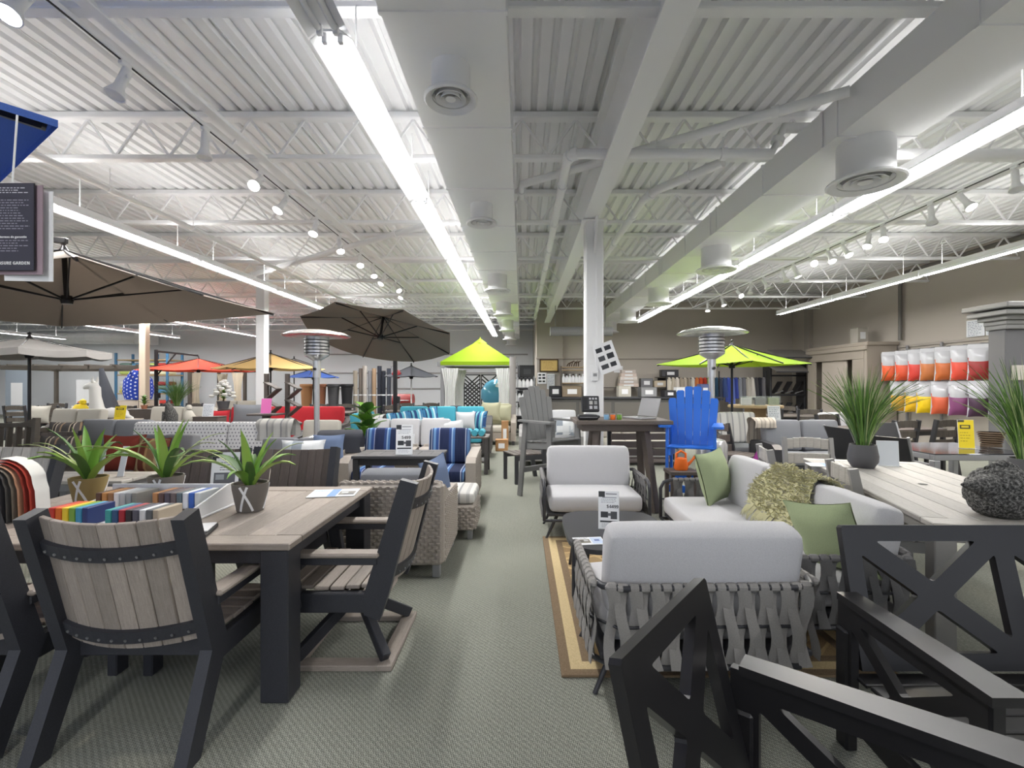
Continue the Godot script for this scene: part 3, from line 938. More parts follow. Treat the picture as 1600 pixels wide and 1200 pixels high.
func plank_table(called: String, label: String, x0: float, x1: float, d0: float, d1: float, h: float, top: StandardMaterial3D, leg: Material, turn := 0.0, lw := 0.13, along_x := false) -> Node3D:
	var o := thing(called, label, "table", (x0 + x1) / 2, 0, (d0 + d1) / 2, turn)
	var W := x1 - x0
	var D := d1 - d0
	var e := 0.13
	for s: float in [-1, 1]:
		board(o, "edge_board", W, 0.032, e, shade3(top, 0), xf(0, h - 0.016, s * (D / 2 - e / 2)), 0.005)
		board(o, "edge_board", D - 2 * e - 0.004, 0.032, e, shade3(top, 1), xf(s * (W / 2 - e / 2), h - 0.016, 0, PI / 2), 0.005)
	var span := (D if along_x else W) - 2 * e
	var n := int(round(span / 0.145))
	for k in n:
		var p := -span / 2 + (k + 0.5) * span / n
		if along_x:
			board(o, "plank", W - 2 * e - 0.006, 0.03, span / n - 0.004, shade3(top, k), xf(0, h - 0.017, p), 0.004)
		else:
			board(o, "plank", D - 2 * e - 0.006, 0.03, span / n - 0.004, shade3(top, k), xf(p, h - 0.017, 0, PI / 2), 0.004)
	for s: float in [-1, 1]:
		part(o, "apron", B.new().box(V(0, h - 0.07, s * (D / 2 - 0.06)), V(W - 0.1, 0.075, 0.03), 0.004), leg)
		part(o, "apron", B.new().box(V(s * (W / 2 - 0.06), h - 0.07, 0), V(0.03, 0.075, D - 0.16), 0.004), leg)
		for t: float in [-1, 1]:
			part(o, "leg", B.new().box(V(s * (W / 2 - lw / 2 - 0.012), (h - 0.032) / 2, t * (D / 2 - lw / 2 - 0.012)), V(lw, h - 0.034, lw), 0.006), leg)
	return o

func leaf(b: B, o: Vector3, yaw: float, e0: float, e1: float, L: float, w: float, fold := 0.35, segs := 7) -> B:
	var P := []
	var p := o
	var side := V(-sin(yaw), 0, cos(yaw))
	for i in segs + 1:
		var t := float(i) / segs
		var el := lerpf(e0, e1, t * t * 0.6 + t * 0.4)
		var d := V(cos(yaw) * cos(el), sin(el), sin(yaw) * cos(el))
		var nn := side.cross(d).normalized()
		if nn.y < 0: nn = -nn
		var ww := w / 2 * (minf(1.0, 0.75 + t * 1.2) * (1.0 - pow(t, 2.2)) + 0.02)
		P.append(PackedVector3Array([p - side * ww + nn * ww * fold, p, p + side * ww + nn * ww * fold]))
		p += d * L / segs
	b.grid(P, false, Vector3.UP)
	var Q := []
	for r: PackedVector3Array in P:
		Q.append(PackedVector3Array([r[0] - V(0, 0.0015, 0), r[1] - V(0, 0.005, 0), r[2] - V(0, 0.0015, 0)]))
	b.grid(Q, false, Vector3.DOWN)
	return b

func aloe(label: String, x: float, y: float, d: float, sd: int, potm: Material, s := 1.0) -> void:
	var o := thing("potted_aloe", label, "plant", x, y, d, 0, "aloe plants on the grey table")
	rng.seed = sd
	var pot := part(o, "pot", B.new().lathe([[0, 0.0], [0.07, 0.0], [0.095, 0.13], [0.097, 0.16], [0.088, 0.16], [0.086, 0.14], [0, 0.14]], 20), potm)
	var st := B.new()
	for k in 7:
		var a := TAU * k / 7.0
		var b := a + (0.75 if k % 2 else -0.55)
		for j in 5:
			var t0 := j / 5.0
			var t1 := (j + 1) / 5.0
			var r0 := 0.0725 + 0.025 * t0
			var r1 := 0.0725 + 0.025 * t1
			st.bar(V(cos(lerpf(a, b, t0)) * r0, 0.01 + 0.14 * t0, sin(lerpf(a, b, t0)) * r0), V(cos(lerpf(a, b, t1)) * r1, 0.01 + 0.14 * t1, sin(lerpf(a, b, t1)) * r1), 0.012, 0.004, 0, V(cos(lerpf(a, b, t0)), 0, sin(lerpf(a, b, t0))))
	tag(part(pot, "painted_stripes", st, M.white_plastic), "", "", "", "stuff")
	part(o, "soil", B.new().lathe([[0.087, 0.142], [0, 0.15]], 14), M.soil)
	for k in 12:
		var inner := k < 5
		var yaw := TAU * k / (5.0 if inner else 7.0) + rng.randf_range(-0.3, 0.3)
		var L := rng.randf_range(0.26, 0.34) * s if inner else rng.randf_range(0.24, 0.4) * s
		part(o, "leaf", leaf(B.new(), V(cos(yaw) * 0.02, 0.14, sin(yaw) * 0.02), yaw, 1.35 if inner else 1.0, rng.randf_range(0.5, 1.2) if inner else rng.randf_range(-0.9, 0.1), L, rng.randf_range(0.05, 0.065), 0.4), [M.leaf, M.leaf_light, M.leaf_dark][k % 3])
	for k in 3:
		var yaw := rng.randf_range(0, TAU)
		part(o, "stem", leaf(B.new(), V(0, 0.14, 0), yaw, 0.9, -0.25, 0.42 * s, 0.012, 0.2, 9), M.grass_pale)

func tall_grass(label: String, x: float, y: float, d: float, sd: int, h: float, potm: Material, spread := 1.0) -> void:
	var o := thing("potted_grass", label, "plant", x, y, d, 0, "tall grass plants in pots")
	rng.seed = sd
	part(o, "pot", B.new().lathe([[0, 0], [0.085, 0], [0.115, 0.05], [0.118, 0.1], [0.1, 0.2], [0.092, 0.2], [0.09, 0.17], [0, 0.17]], 22), potm)
	for q: Array in [["grass_green", 150], ["grass_pale", 50], ["grass_deep", 130]]:
		var b := B.new()
		for k: int in q[1]:
			var yaw := rng.randf_range(0, TAU)
			var out := pow(rng.randf(), 1.6)
			var L := h * rng.randf_range(0.6, 1.05)
			leaf(b, V(cos(yaw) * 0.05 * rng.randf(), 0.17, sin(yaw) * 0.05 * rng.randf()), yaw, 1.53 - 0.35 * out * spread, 1.42 - 1.5 * out * spread, L, rng.randf_range(0.006, 0.012), 0.3, 5)
		tag(part(o, "grass_blades", b, M[q[0]]), "", "", "", "stuff")

func flat_card(called: String, label: String, w: float, h: float, m: Material, t: Transform3D, back: Material, group := "") -> Node3D:
	var o := Node3D.new()
	o.name = numbered(called)
	add_child(o)
	o.transform = t
	tag(o, label, "sign" if called.contains("card") or called.contains("sign") else "paper", group)
	part(o, "sheet", B.new().box(V(0, 0, -0.002), V(w, h, 0.004), 0.0008), back)
	part(o, "print", B.new().card(w - 0.004, h - 0.004, 0.0008), m)
	return o
func stand_card(called: String, label: String, w: float, h: float, m: Material, x: float, y: float, d: float, turn := 0.0, lean := -0.16) -> Node3D:
	var o := flat_card(called, label, w, h, m, Transform3D(Basis.from_euler(Vector3(lean, turn, 0)), V(x, y + h / 2 * cos(lean) + 0.002, -d)), M.white_plastic, "acrylic price stands")
	part(o, "foot", B.new().box(V(0, -h / 2 + 0.002, 0.035), V(w, 0.003, 0.07)), M.glass_clear, Transform3D(Basis.from_euler(Vector3(-lean, 0, 0)), Vector3.ZERO))
	return o

func umbrella(label: String, x: float, d: float, n: int, R: float, ye: float, ya: float, m: Material, rot: float, pole: String, tilt := Vector3.ZERO, val := 0.0, px := 0.0, pz := 0.0) -> Node3D:
	var o := thing("cantilever_umbrella" if pole == "side" else "patio_umbrella", label, "umbrella", x, 0, d, 0, "open patio umbrellas")
	var hd := Node3D.new()
	hd.name = "canopy_head"
	o.add_child(hd)
	hd.position = V(0, ye, 0)
	hd.rotation = tilt
	var K: Material = M.metal_black
	var H := ya - ye
	var rad := func(k: float) -> float:
		if n == 4:
			return R
		return R
	var cn := []
	for k in n:
		var a := rot + TAU * k / n
		cn.append(V(cos(a) * R, 0, sin(a) * R))
	for k in n:
		var a: Vector3 = cn[k]
		var c: Vector3 = cn[(k + 1) % n]
		for g: Array in [[0.0, Vector3.UP, "canopy_panel"]]:
			var P := []
			for i in 7:
				var t := i / 6.0
				var row := PackedVector3Array()
				for j in 5:
					var q: Vector3 = a.lerp(c, j / 4.0) * t
					var sag := -0.035 * sin(PI * j / 4.0) * t - 0.06 * H * sin(PI * t)
					row.append(q + V(0, H * (1.0 - t) + sag * 1.0 + g[0], 0))
				P.append(row)
			var b := B.new().grid(P, false, g[1])
			if val > 0.0 and g[0] == 0.0:
				for j in 4:
					var p0: Vector3 = P[6][j]
					var p1: Vector3 = P[6][j + 1]
					b.quad(p0, p1, p1 - V(0, val, 0), p0 - V(0, val, 0), a + c)
			part(hd, g[2], b, m)
	if n == 4:
		for k in 4:
			cn.append((cn[k] + cn[(k + 1) % 4]) / 2)
	for p: Vector3 in cn:
		var rib := part(hd, "rib", B.new().bar(V(0, H - 0.02, 0) + p.normalized() * 0.05, p * 0.985 - V(0, 0.02, 0), 0.016, 0.022, 0.0), K)
		part(rib, "strut", B.new().bar(V(0, H * 0.25 - 0.12, 0) + p.normalized() * 0.04, p * 0.52 + V(0, H * 0.46 - 0.02, 0), 0.013, 0.018, 0.0), K)
	part(hd, "hub", B.new().at(xf(0, H * 0.25 - 0.17)).lathe([[0, 0], [0.05, 0.0], [0.06, 0.04], [0.05, 0.09], [0, 0.09]], 12), K)
	part(hd, "finial", B.new().at(xf(0, H)).lathe([[0.05, -0.01], [0.03, 0.02], [0.015, 0.05], [0.03, 0.075], [0, 0.1]], 10), K)
	if pole == "mid" or pole == "white":
		part(o, "pole", B.new().tube([V(0, 0.05, 0), V(0, ya - 0.05, 0)], 0.022, 10), M.white_paint if pole == "white" else K)
		part(o, "base", B.new().lathe([[0, 0], [0.28, 0], [0.27, 0.04], [0.06, 0.07], [0.04, 0.3], [0, 0.3]], 18), K)
	elif pole == "side":
		part(hd, "centre_stem", B.new().tube([V(0, H * 0.25 - 0.15, 0), V(0, H + 0.02, 0)], 0.025, 8), K)
		part(o, "mast", B.new().bar(V(px, 0.0, pz), V(px, ya + 0.25, pz), 0.09, 0.07, 0.008), K)
		part(o, "boom", B.new().bar(V(px, ya + 0.2, pz), V(0, ya + 0.1, 0), 0.05, 0.06, 0.006), K)
		part(o, "boom_strut", B.new().bar(V(px, ya - 0.6, pz), V(px * 0.55, ya + 0.13, pz * 0.55), 0.035, 0.04, 0.004), K)
		part(o, "crank", B.new().box(V(px + 0.07, 1.1, pz), V(0.08, 0.16, 0.1), 0.01), K)
		part(o, "base", B.new().box(V(px, 0.04, pz), V(0.9, 0.08, 0.9), 0.02), K)
	return o

func near_left() -> void:
	plank_table("dining_table", "grey plank dining table with black legs, aloe plants on top", -3.0, -1.06, 2.19, 3.42, 0.74, M.wood_grey, M.poly_black)
	poly_chair("plank back armchair seen from behind, nearest the camera, two riveted straps", M.wood_grey, false, -1.58, 2.03, 0)
	poly_chair("plank back armchair cut off by the left edge of the photo", M.wood_grey, false, -2.36, 2.03, 0)
	poly_chair("swivel plank armchair on a square wooden base at the table's right end", M.wood_grey, true, -0.77, 2.75, PI / 2)
	poly_chair("dark plank armchair across the grey table, left of the two", M.wood_dusk, false, -2.45, 3.56, PI)
	poly_chair("dark plank armchair across the grey table, beside the wicker chair", M.wood_dusk, false, -1.75, 3.56, PI)
	poly_chair("light grey plank armchair beyond the table's left end", M.wood_white, false, -4.02, 3.7, PI)
	var y := 0.74
	aloe("aloe plant in woven looking pot, leftmost on the grey table", -2.66, y, 2.95, 21, mat("pot_gold", C(150, 130, 84), 0.7), 1.15)
	aloe("aloe plant with the tallest leaves, behind the colour samples", -2.22, y, 3.0, 34, M.pot_grey, 1.25)
	aloe("aloe plant in grey pot with white stripes, right of the others", -1.57, y, 2.78, 57, M.pot_grey, 1.08)
	# colour sample display
	var tr := thing("sample_tray", "white sloped display tray holding colour samples", "display", -2.1, y, 2.64)
	part(tr, "base_sheet", B.new().box(V(0, 0.006, 0), V(0.74, 0.012, 0.52), 0.002), M.white_plastic)
	part(tr, "sloped_side", B.new().ext([[-0.26, 0], [0.26, 0], [0.26, 0.125], [0.2, 0.125], [-0.26, 0.02]], 0.012), M.white_plastic, xf(0.362, 0.012, 0, PI / 2))
	part(tr, "sloped_side", B.new().ext([[-0.26, 0], [0.26, 0], [0.26, 0.06], [-0.26, 0.02]], 0.012), M.white_plastic, xf(-0.362, 0.012, 0, PI / 2))
	part(tr, "back_board", B.new().box(V(0, 0.07, -0.25), V(0.72, 0.12, 0.012), 0.002), M.white_plastic)
	var chips := [[-2.37, 2.5, 0.0, [C(196, 52, 40), C(226, 112, 36), C(240, 208, 50), C(126, 172, 70), C(64, 150, 190), C(40, 56, 110)], "front left rainbow row"], [-2.05, 2.46, 0.0, [C(60, 160, 160), C(44, 84, 130), C(170, 40, 54), C(54, 50, 56), C(90, 90, 104), C(220, 222, 226), C(100, 104, 108), C(184, 170, 150)], "front right row"], [-2.38, 2.78, 0.012, [C(92, 64, 50), C(184, 130, 72), C(150, 110, 76), C(214, 214, 218), C(180, 182, 188), C(150, 152, 156), C(132, 130, 126)], "back left row"], [-2.06, 2.78, 0.012, [C(176, 124, 80), C(96, 70, 66), C(84, 76, 88), C(110, 96, 96), C(90, 104, 112), C(226, 228, 232), C(52, 96, 178), C(200, 204, 204)], "back right row"]]
	var cb := B.new().box(V(0, 0.045, 0), V(0.031, 0.09, 0.15), 0.003).mesh()
	var cn := {}
	for g: Array in chips:
		for k: int in g[3].size():
			var c: Color = g[3][k]
			one("colour_sample", ["first", "second", "third", "fourth", "fifth", "sixth", "seventh", "eighth"][k] + " colour sample from the left in the tray's " + g[4], "sample", cb, mat("chip%s" % c.to_html(), c, 0.5), xf(g[0] + k * 0.034, y + 0.013 + g[2], -g[1], -0.12), "colour samples in the tray")
	var bk := thing("brochure_pile", "small pile of black and white brochures on the table edge", "brochure", -1.6, y, 2.34, 0.3)
	part(bk, "lower_brochures", B.new().box(V(0, 0.009, 0), V(0.16, 0.018, 0.2), 0.002), M.black_plastic)
	part(bk, "top_brochure", B.new().box(V(0, 0.022, -0.02), V(0.15, 0.006, 0.15), 0.001), M.white_plastic)
	var tc := stand_card("table_card", "white printed card standing behind the striped aloe pot", 0.17, 0.285, cardmat("tablecard", "tablecard"), -1.93, y, 3.12, 0.12)
	text(tc, "WESTER", 0.026, M.black_plastic, xf(0.03, 0.1, 0.002), true)
	flat_card("magazine", "blue and white magazine lying on the table's far corner", 0.3, 0.22, cardmat("magazine", "magazine"), Transform3D(Basis.from_euler(Vector3(-PI / 2, 0.15, 0)), V(-1.25, y + 0.005, -3.2)), M.white_plastic)
	# fabric swatches hanging from a black stand by the table's left end
	var sw := thing("swatch_stand", "black stand with a hooked arm at the left edge", "stand", -3.16, 0, 2.68)
	part(sw, "pole", B.new().tube([V(0, 0.02, 0), V(0, 1.02, 0)], 0.016, 8), M.metal_black)
	part(sw, "arm", B.new().tube([V(0, 1.0, 0), V(0.16, 1.035, 0.05), V(0.38, 1.02, 0.09)], 0.012, 8), M.metal_black)
	part(sw, "base", B.new().lathe([[0, 0], [0.12, 0], [0.12, 0.02], [0, 0.03]], 16), M.metal_black)
	var cols := [C(226, 226, 222), C(186, 70, 56), C(150, 58, 46), C(196, 150, 120), C(120, 112, 100), C(84, 82, 80), C(60, 60, 64), C(46, 46, 50)]
	for k in cols.size():
		var r := 0.17 - k * 0.017
		var P := []
		for i in 12:
			var t := i / 11.0
			var px := -2.8 + (r * sin(minf(t * 1.6, 1.0) * PI / 2 * 1.15) if t < 0.62 else r + 0.02 * t)
			var py := 1.07 - 0.011 * k - (r * (1.0 - cos(minf(t * 1.6, 1.0) * PI / 2)) if t < 0.62 else r + (t - 0.62) * (0.3 + 0.05 * k))
			P.append(PackedVector3Array([V(px, py, -2.66), V(px, py, -2.58 + 0.014 * k)]))
		var b := B.new().grid(P, false, V(1, 1, 0))
		one("fabric_swatch", ["white outermost", "brick red", "dark red", "peach", "taupe", "grey", "charcoal", "black innermost"][k] + " fabric swatch hanging at the left edge", "fabric", b, mat("sw%d" % k, cols[k], 0.95), Transform3D(), "fabric swatches hanging in a bundle")
	# blue umbrella corner with hang tags
	umbrella("blue umbrella whose corner enters at the top left", -3.33, 0.86, 4, 2.1, 2.2, 2.75, M.canopy_blue, -0.785 + 0.56, "side", Vector3.ZERO, 0.02, -1.6, 0.6)
	var tg := thing("hang_tag", "dark printed hang tag dangling from the blue umbrella", "tag", -1.135, 1.715, 1.07, 0.0)
	part(tg, "string", B.new().tube([V(0.0, 0.205, 0), V(0.0, 0.36, -0.01)], 0.002, 5), M.white_plastic)
	part(tg, "rear_sheet", B.new().box(V(0.022, 0.1, -0.014), V(0.1, 0.205, 0.002)), M.white_plastic, xf(0, -0.01, 0, 0.1))
	part(tg, "middle_sheet", B.new().box(V(0.012, 0.1, -0.006), V(0.1, 0.2, 0.002)), mat("tag_mauve", C(150, 130, 140), 0.6))
	part(tg, "front_sheet", B.new().box(V(0, 0.105, 0), V(0.1, 0.195, 0.002)), M.black_plastic)
	part(tg, "print", B.new().card(0.098, 0.193, 0.0016), cardmat("hangtag", "hangtag"), xf(0, 0.105, 0))
	text(tg, "TREASURE GARDEN", 0.0095, M.white_plastic, xf(-0.002, 0.024, 0.0022), true)
	text(tg, "termes de garantie", 0.0065, M.white_plastic, xf(0.004, 0.082, 0.0022), true)

# sling-strap lounge: tube rails with woven bands; faces -z, back rail at z = 0
func strap_mesh(h: float, amp: float, ph: float, w := 0.062) -> ArrayMesh:
	var P := []
	var Q := []
	for i in 9:
		var t := i / 8.0
		var cx := amp * sin(PI * 2.0 * t + ph)
		var cz := 0.014 * cos(PI * 2.0 * t + ph) + 0.003
		var tw := 0.35 * sin(PI * 2.0 * t + ph)
		var ww := w / 2 * (1.0 - 0.18 * absf(sin(PI * t)))
		var r := PackedVector3Array()
		var q := PackedVector3Array()
		for j in 3:
			var s := (j - 1.0) * ww
			r.append(V(cx + s * cos(tw), h * (1.0 - t), cz + s * sin(tw) * 0.6 + (0.004 if j == 1 else 0.0)))
			q.append(V(cx + s * cos(tw), h * (1.0 - t), cz + s * sin(tw) * 0.6 - 0.003))
		P.append(r)
		Q.append(q)
	var b := B.new().grid(P, false, Vector3.BACK).grid(Q, false, Vector3.FORWARD)
	b.at(xf(amp * sin(ph), h, 0)).box(Vector3.ZERO, V(w, 0.04, 0.042), 0.014)
	return b.mesh()
func strap_lounge(called: String, label: String, W: float, seats: int, x: float, d: float, turn: float, sm: Material, cm: Material, dep := 0.74) -> Node3D:
	var o := thing(called, label, "sofa" if seats > 1 else "armchair", x, 0, d, turn, "strap woven lounge set")
	var K: Material = M.metal_dark
	var hx := W / 2
	var rt := 0.56
	var rb := 0.2
	part(o, "top_rail", B.new().tube([V(-hx, rb, -dep), V(-hx, rt - 0.08, -dep), V(-hx, rt - 0.02, -dep + 0.03), V(-hx, rt, -dep + 0.1), V(-hx, rt, -0.12), V(-hx + 0.035, rt, -0.035), V(-hx + 0.12, rt, 0), V(hx - 0.12, rt, 0), V(hx - 0.035, rt, -0.035), V(hx, rt, -0.12), V(hx, rt, -dep + 0.1), V(hx, rt - 0.02, -dep + 0.03), V(hx, rt - 0.08, -dep), V(hx, rb, -dep)], 0.016, 8), K)
	part(o, "bottom_rail", B.new().tube([V(-hx, rb, -dep), V(-hx, rb, -0.12), V(-hx + 0.1, rb, -0.01), V(hx - 0.1, rb, -0.01), V(hx, rb, -0.12), V(hx, rb, -dep), V(-hx, rb, -dep)], 0.014, 8), K)
	part(o, "mid_rail", B.new().tube([V(-hx, 0.38, -dep), V(-hx, 0.38, -0.12), V(-hx + 0.1, 0.38, -0.012), V(hx - 0.1, 0.38, -0.012), V(hx, 0.38, -0.12), V(hx, 0.38, -dep)], 0.008, 6), K)
	part(o, "seat_frame", B.new().box(V(0, 0.245, -dep / 2), V(W - 0.05, 0.03, dep - 0.06), 0.006), K)
	for sx: float in [-1, 1]:
		for z: float in [-dep + 0.12, -0.2]:
			part(o, "leg", B.new().tube([V(sx * (hx - 0.14), 0.24, z), V(sx * (hx - 0.02), 0.0, z + (0.05 if z > -0.4 else -0.03))], [0.016, 0.012], 8), K)
	var h := rt - rb
	var A := [strap_mesh(h, 0.014, 0.0), strap_mesh(h, 0.014, PI)]
	var n := int(W / 0.052)
	for k in n:
		part(o, "strap", A[k % 2], sm, xf(-hx + 0.05 + (W - 0.1) * (k + 0.5) / n, rb, -0.004 - 0.03 * pow(absf(2.0 * (k + 0.5) / n - 1.0), 14.0)))
	var m := int((dep - 0.16) / 0.052)
	for s: float in [-1, 1]:
		for k in m:
			part(o, "strap", A[k % 2], sm, xf(s * hx, rb, -0.05 - (dep - 0.16) * (k + 0.5) / m, s * PI / 2))
	var cw := (W - 0.1) / seats
	for k in seats:
		var cx := -hx + 0.05 + cw * (k + 0.5)
		part(o, "back_cushion", B.new().cushion(V(cw - 0.012, 0.44, 0.19), 0.07, 0.22), cm, xf(cx, 0.6, -0.13, 0.02 * (k - 1), 0.2))
	if seats > 1:
		part(o, "seat_cushion", B.new().cushion(V(W - 0.1, 0.16, dep - 0.16), 0.05, 0.06, 9), cm, xf(0, 0.345, -dep / 2 - 0.08))
	else:
		part(o, "seat_cushion", B.new().cushion(V(W - 0.1, 0.17, dep - 0.1), 0.06, 0.1, 9), cm, xf(0, 0.345, -dep / 2 - 0.04))
	return o

func tri_hole(a: Vector2, b: Vector2, c: Vector2, r := 0.012) -> PackedVector2Array:
	var p := [a, b, c]
	var out := PackedVector2Array()
	for i in 3:
		var q: Vector2 = p[i]
		var f: Vector2 = (p[(i + 2) % 3] - q).normalized()
		var g: Vector2 = (p[(i + 1) % 3] - q).normalized()
		out.append(q + f * r)
		out.append(q + (f + g) * r * 0.28)
		out.append(q + g * r)
	return out
func x_holes(cx: float, cy: float, hx: float, hy: float, t: float) -> Array:
	var L := Vector2(hx, hy).length()
	var a := t * L / hy
	var b := t * L / hx
	return [tri_hole(Vector2(cx - hx + a, cy + hy), Vector2(cx + hx - a, cy + hy), Vector2(cx, cy + b)), tri_hole(Vector2(cx - hx + a, cy - hy), Vector2(cx + hx - a, cy - hy), Vector2(cx, cy - b)), tri_hole(Vector2(cx - hx, cy + hy - b), Vector2(cx - hx, cy - hy + b), Vector2(cx - a, cy)), tri_hole(Vector2(cx + hx, cy + hy - b), Vector2(cx + hx, cy - hy + b), Vector2(cx + a, cy))]
# black metal lounge with X cut-outs; faces -z
func x_chair(called: String, label: String, W: float, cells: int, x: float, d: float, turn: float) -> void:
	var o := thing(called, label, "armchair" if cells == 1 else "loveseat", x, 0, d, turn, "black lounge frames with X cut-outs")
	var K: Material = M.metal_black
	var H := 0.56
	var holes := []
	var cw := (W - 0.06) / cells
	for k in cells:
		holes.append_array(x_holes(-W / 2 + 0.03 + cw * (k + 0.5), H / 2, cw / 2 - 0.04, H / 2 - 0.065, 0.042))
	var lean := Transform3D(Basis.from_euler(Vector3(0.24, 0, 0)), V(0, 0.32, -0.02))
	var hw := W / 2
	part(o, "backrest", B.new().ext([[-hw, 0], [hw, 0], [hw, H - 0.01], [hw - 0.01, H], [-hw + 0.01, H], [-hw, H - 0.01]], 0.032, holes), K, lean)
	for s: float in [-1, 1]:
		var ax := s * (W / 2 + 0.04)
		part(o, "armrest", B.new().ext([[-0.04, -0.0], [0.04, -0.0], [0.055, -0.66], [-0.055, -0.66]], 0.028), K, xf(ax, 0.612, 0.0, 0, PI / 2))
		var sd := part(o, "side_panel", B.new().ext([[-0.62, 0.08], [0.03, 0.12], [0.03, 0.6], [-0.62, 0.6]], 0.03, x_holes(-0.3, 0.36, 0.25, 0.17, 0.026)), K, xf(ax, 0, 0, -PI / 2))
		part(sd, "front_leg", B.new().box(V(-0.59, 0.3, 0), V(0.07, 0.6, 0.05), 0.008), K)
		part(sd, "rear_leg", B.new().box(V(0.0, 0.24, 0), V(0.07, 0.48, 0.05), 0.008), K)
	part(o, "front_rail", B.new().box(V(0, 0.33, -0.56), V(W + 0.06, 0.07, 0.03), 0.006), K)
	for k in 6:
		part(o, "seat_slat", B.new().box(V(0, 0.34 - 0.008 * (5 - k), -0.06 - k * 0.095), V(W + 0.06, 0.018, 0.075), 0.004), K)

# light grey slatted dining chair; faces -z
func slat_chair(label: String, x: float, d: float, turn: float, wood: StandardMaterial3D, post: Material, rows := 2, h := 0.88, called := "slat_chair", group := "slatted dining chairs") -> Node3D:
	var o := thing(called, label, "chair", x, 0, d, turn, group)
	for s: float in [-1, 1]:
		part(o, "rear_post", B.new().ext([[0.06, 0], [0.12, 0], [0.05, 0.42], [0.13, h], [0.075, h + 0.01], [-0.02, 0.42]], 0.04), post, xf(s * 0.23, 0, 0, -PI / 2))
		part(o, "front_leg", B.new().box(V(s * 0.23, 0.21, -0.42), V(0.05, 0.42, 0.05), 0.005), post)
		part(o, "side_rail", B.new().box(V(s * 0.23, 0.38, -0.2), V(0.035, 0.07, 0.42), 0.004), post)
	for k in 5:
		board(o, "seat_slat", 0.48, 0.02, 0.085, shade3(wood, k), xf(0, 0.425, -0.02 - k * 0.098))
	for r in rows:
		var yy := h - 0.07 - r * 0.15
		var b := B.new()
		for k in 6:
			var p0 := -0.21 + k * 0.07
			var z := func(q: float) -> float: return (yy - 0.42) * 0.174 + 0.02 + 0.04 * (1.0 - pow(q / 0.21, 2.0))
			var dy := 0.02 * (1.0 - pow((p0 + 0.035) / 0.21, 2.0)) if r == 0 else 0.0
			b.bar(V(p0, yy + dy, z.call(p0)), V(p0 + 0.07, yy + dy, z.call(p0 + 0.07)), 0.02, 0.11, 0.003)
		part(o, "back_slat", b, wood)
	return o

func throw_pillow(label: String, w: float, h: float, t: float, m: Material, x: float, y: float, d: float, ry := 0.0, rx := 0.0, rz := 0.0) -> void:
	one("throw_pillow", label, "pillow", B.new().pillow(w, h, t), m, xf(x, y, -d, ry, rx, rz), "loose throw pillows")

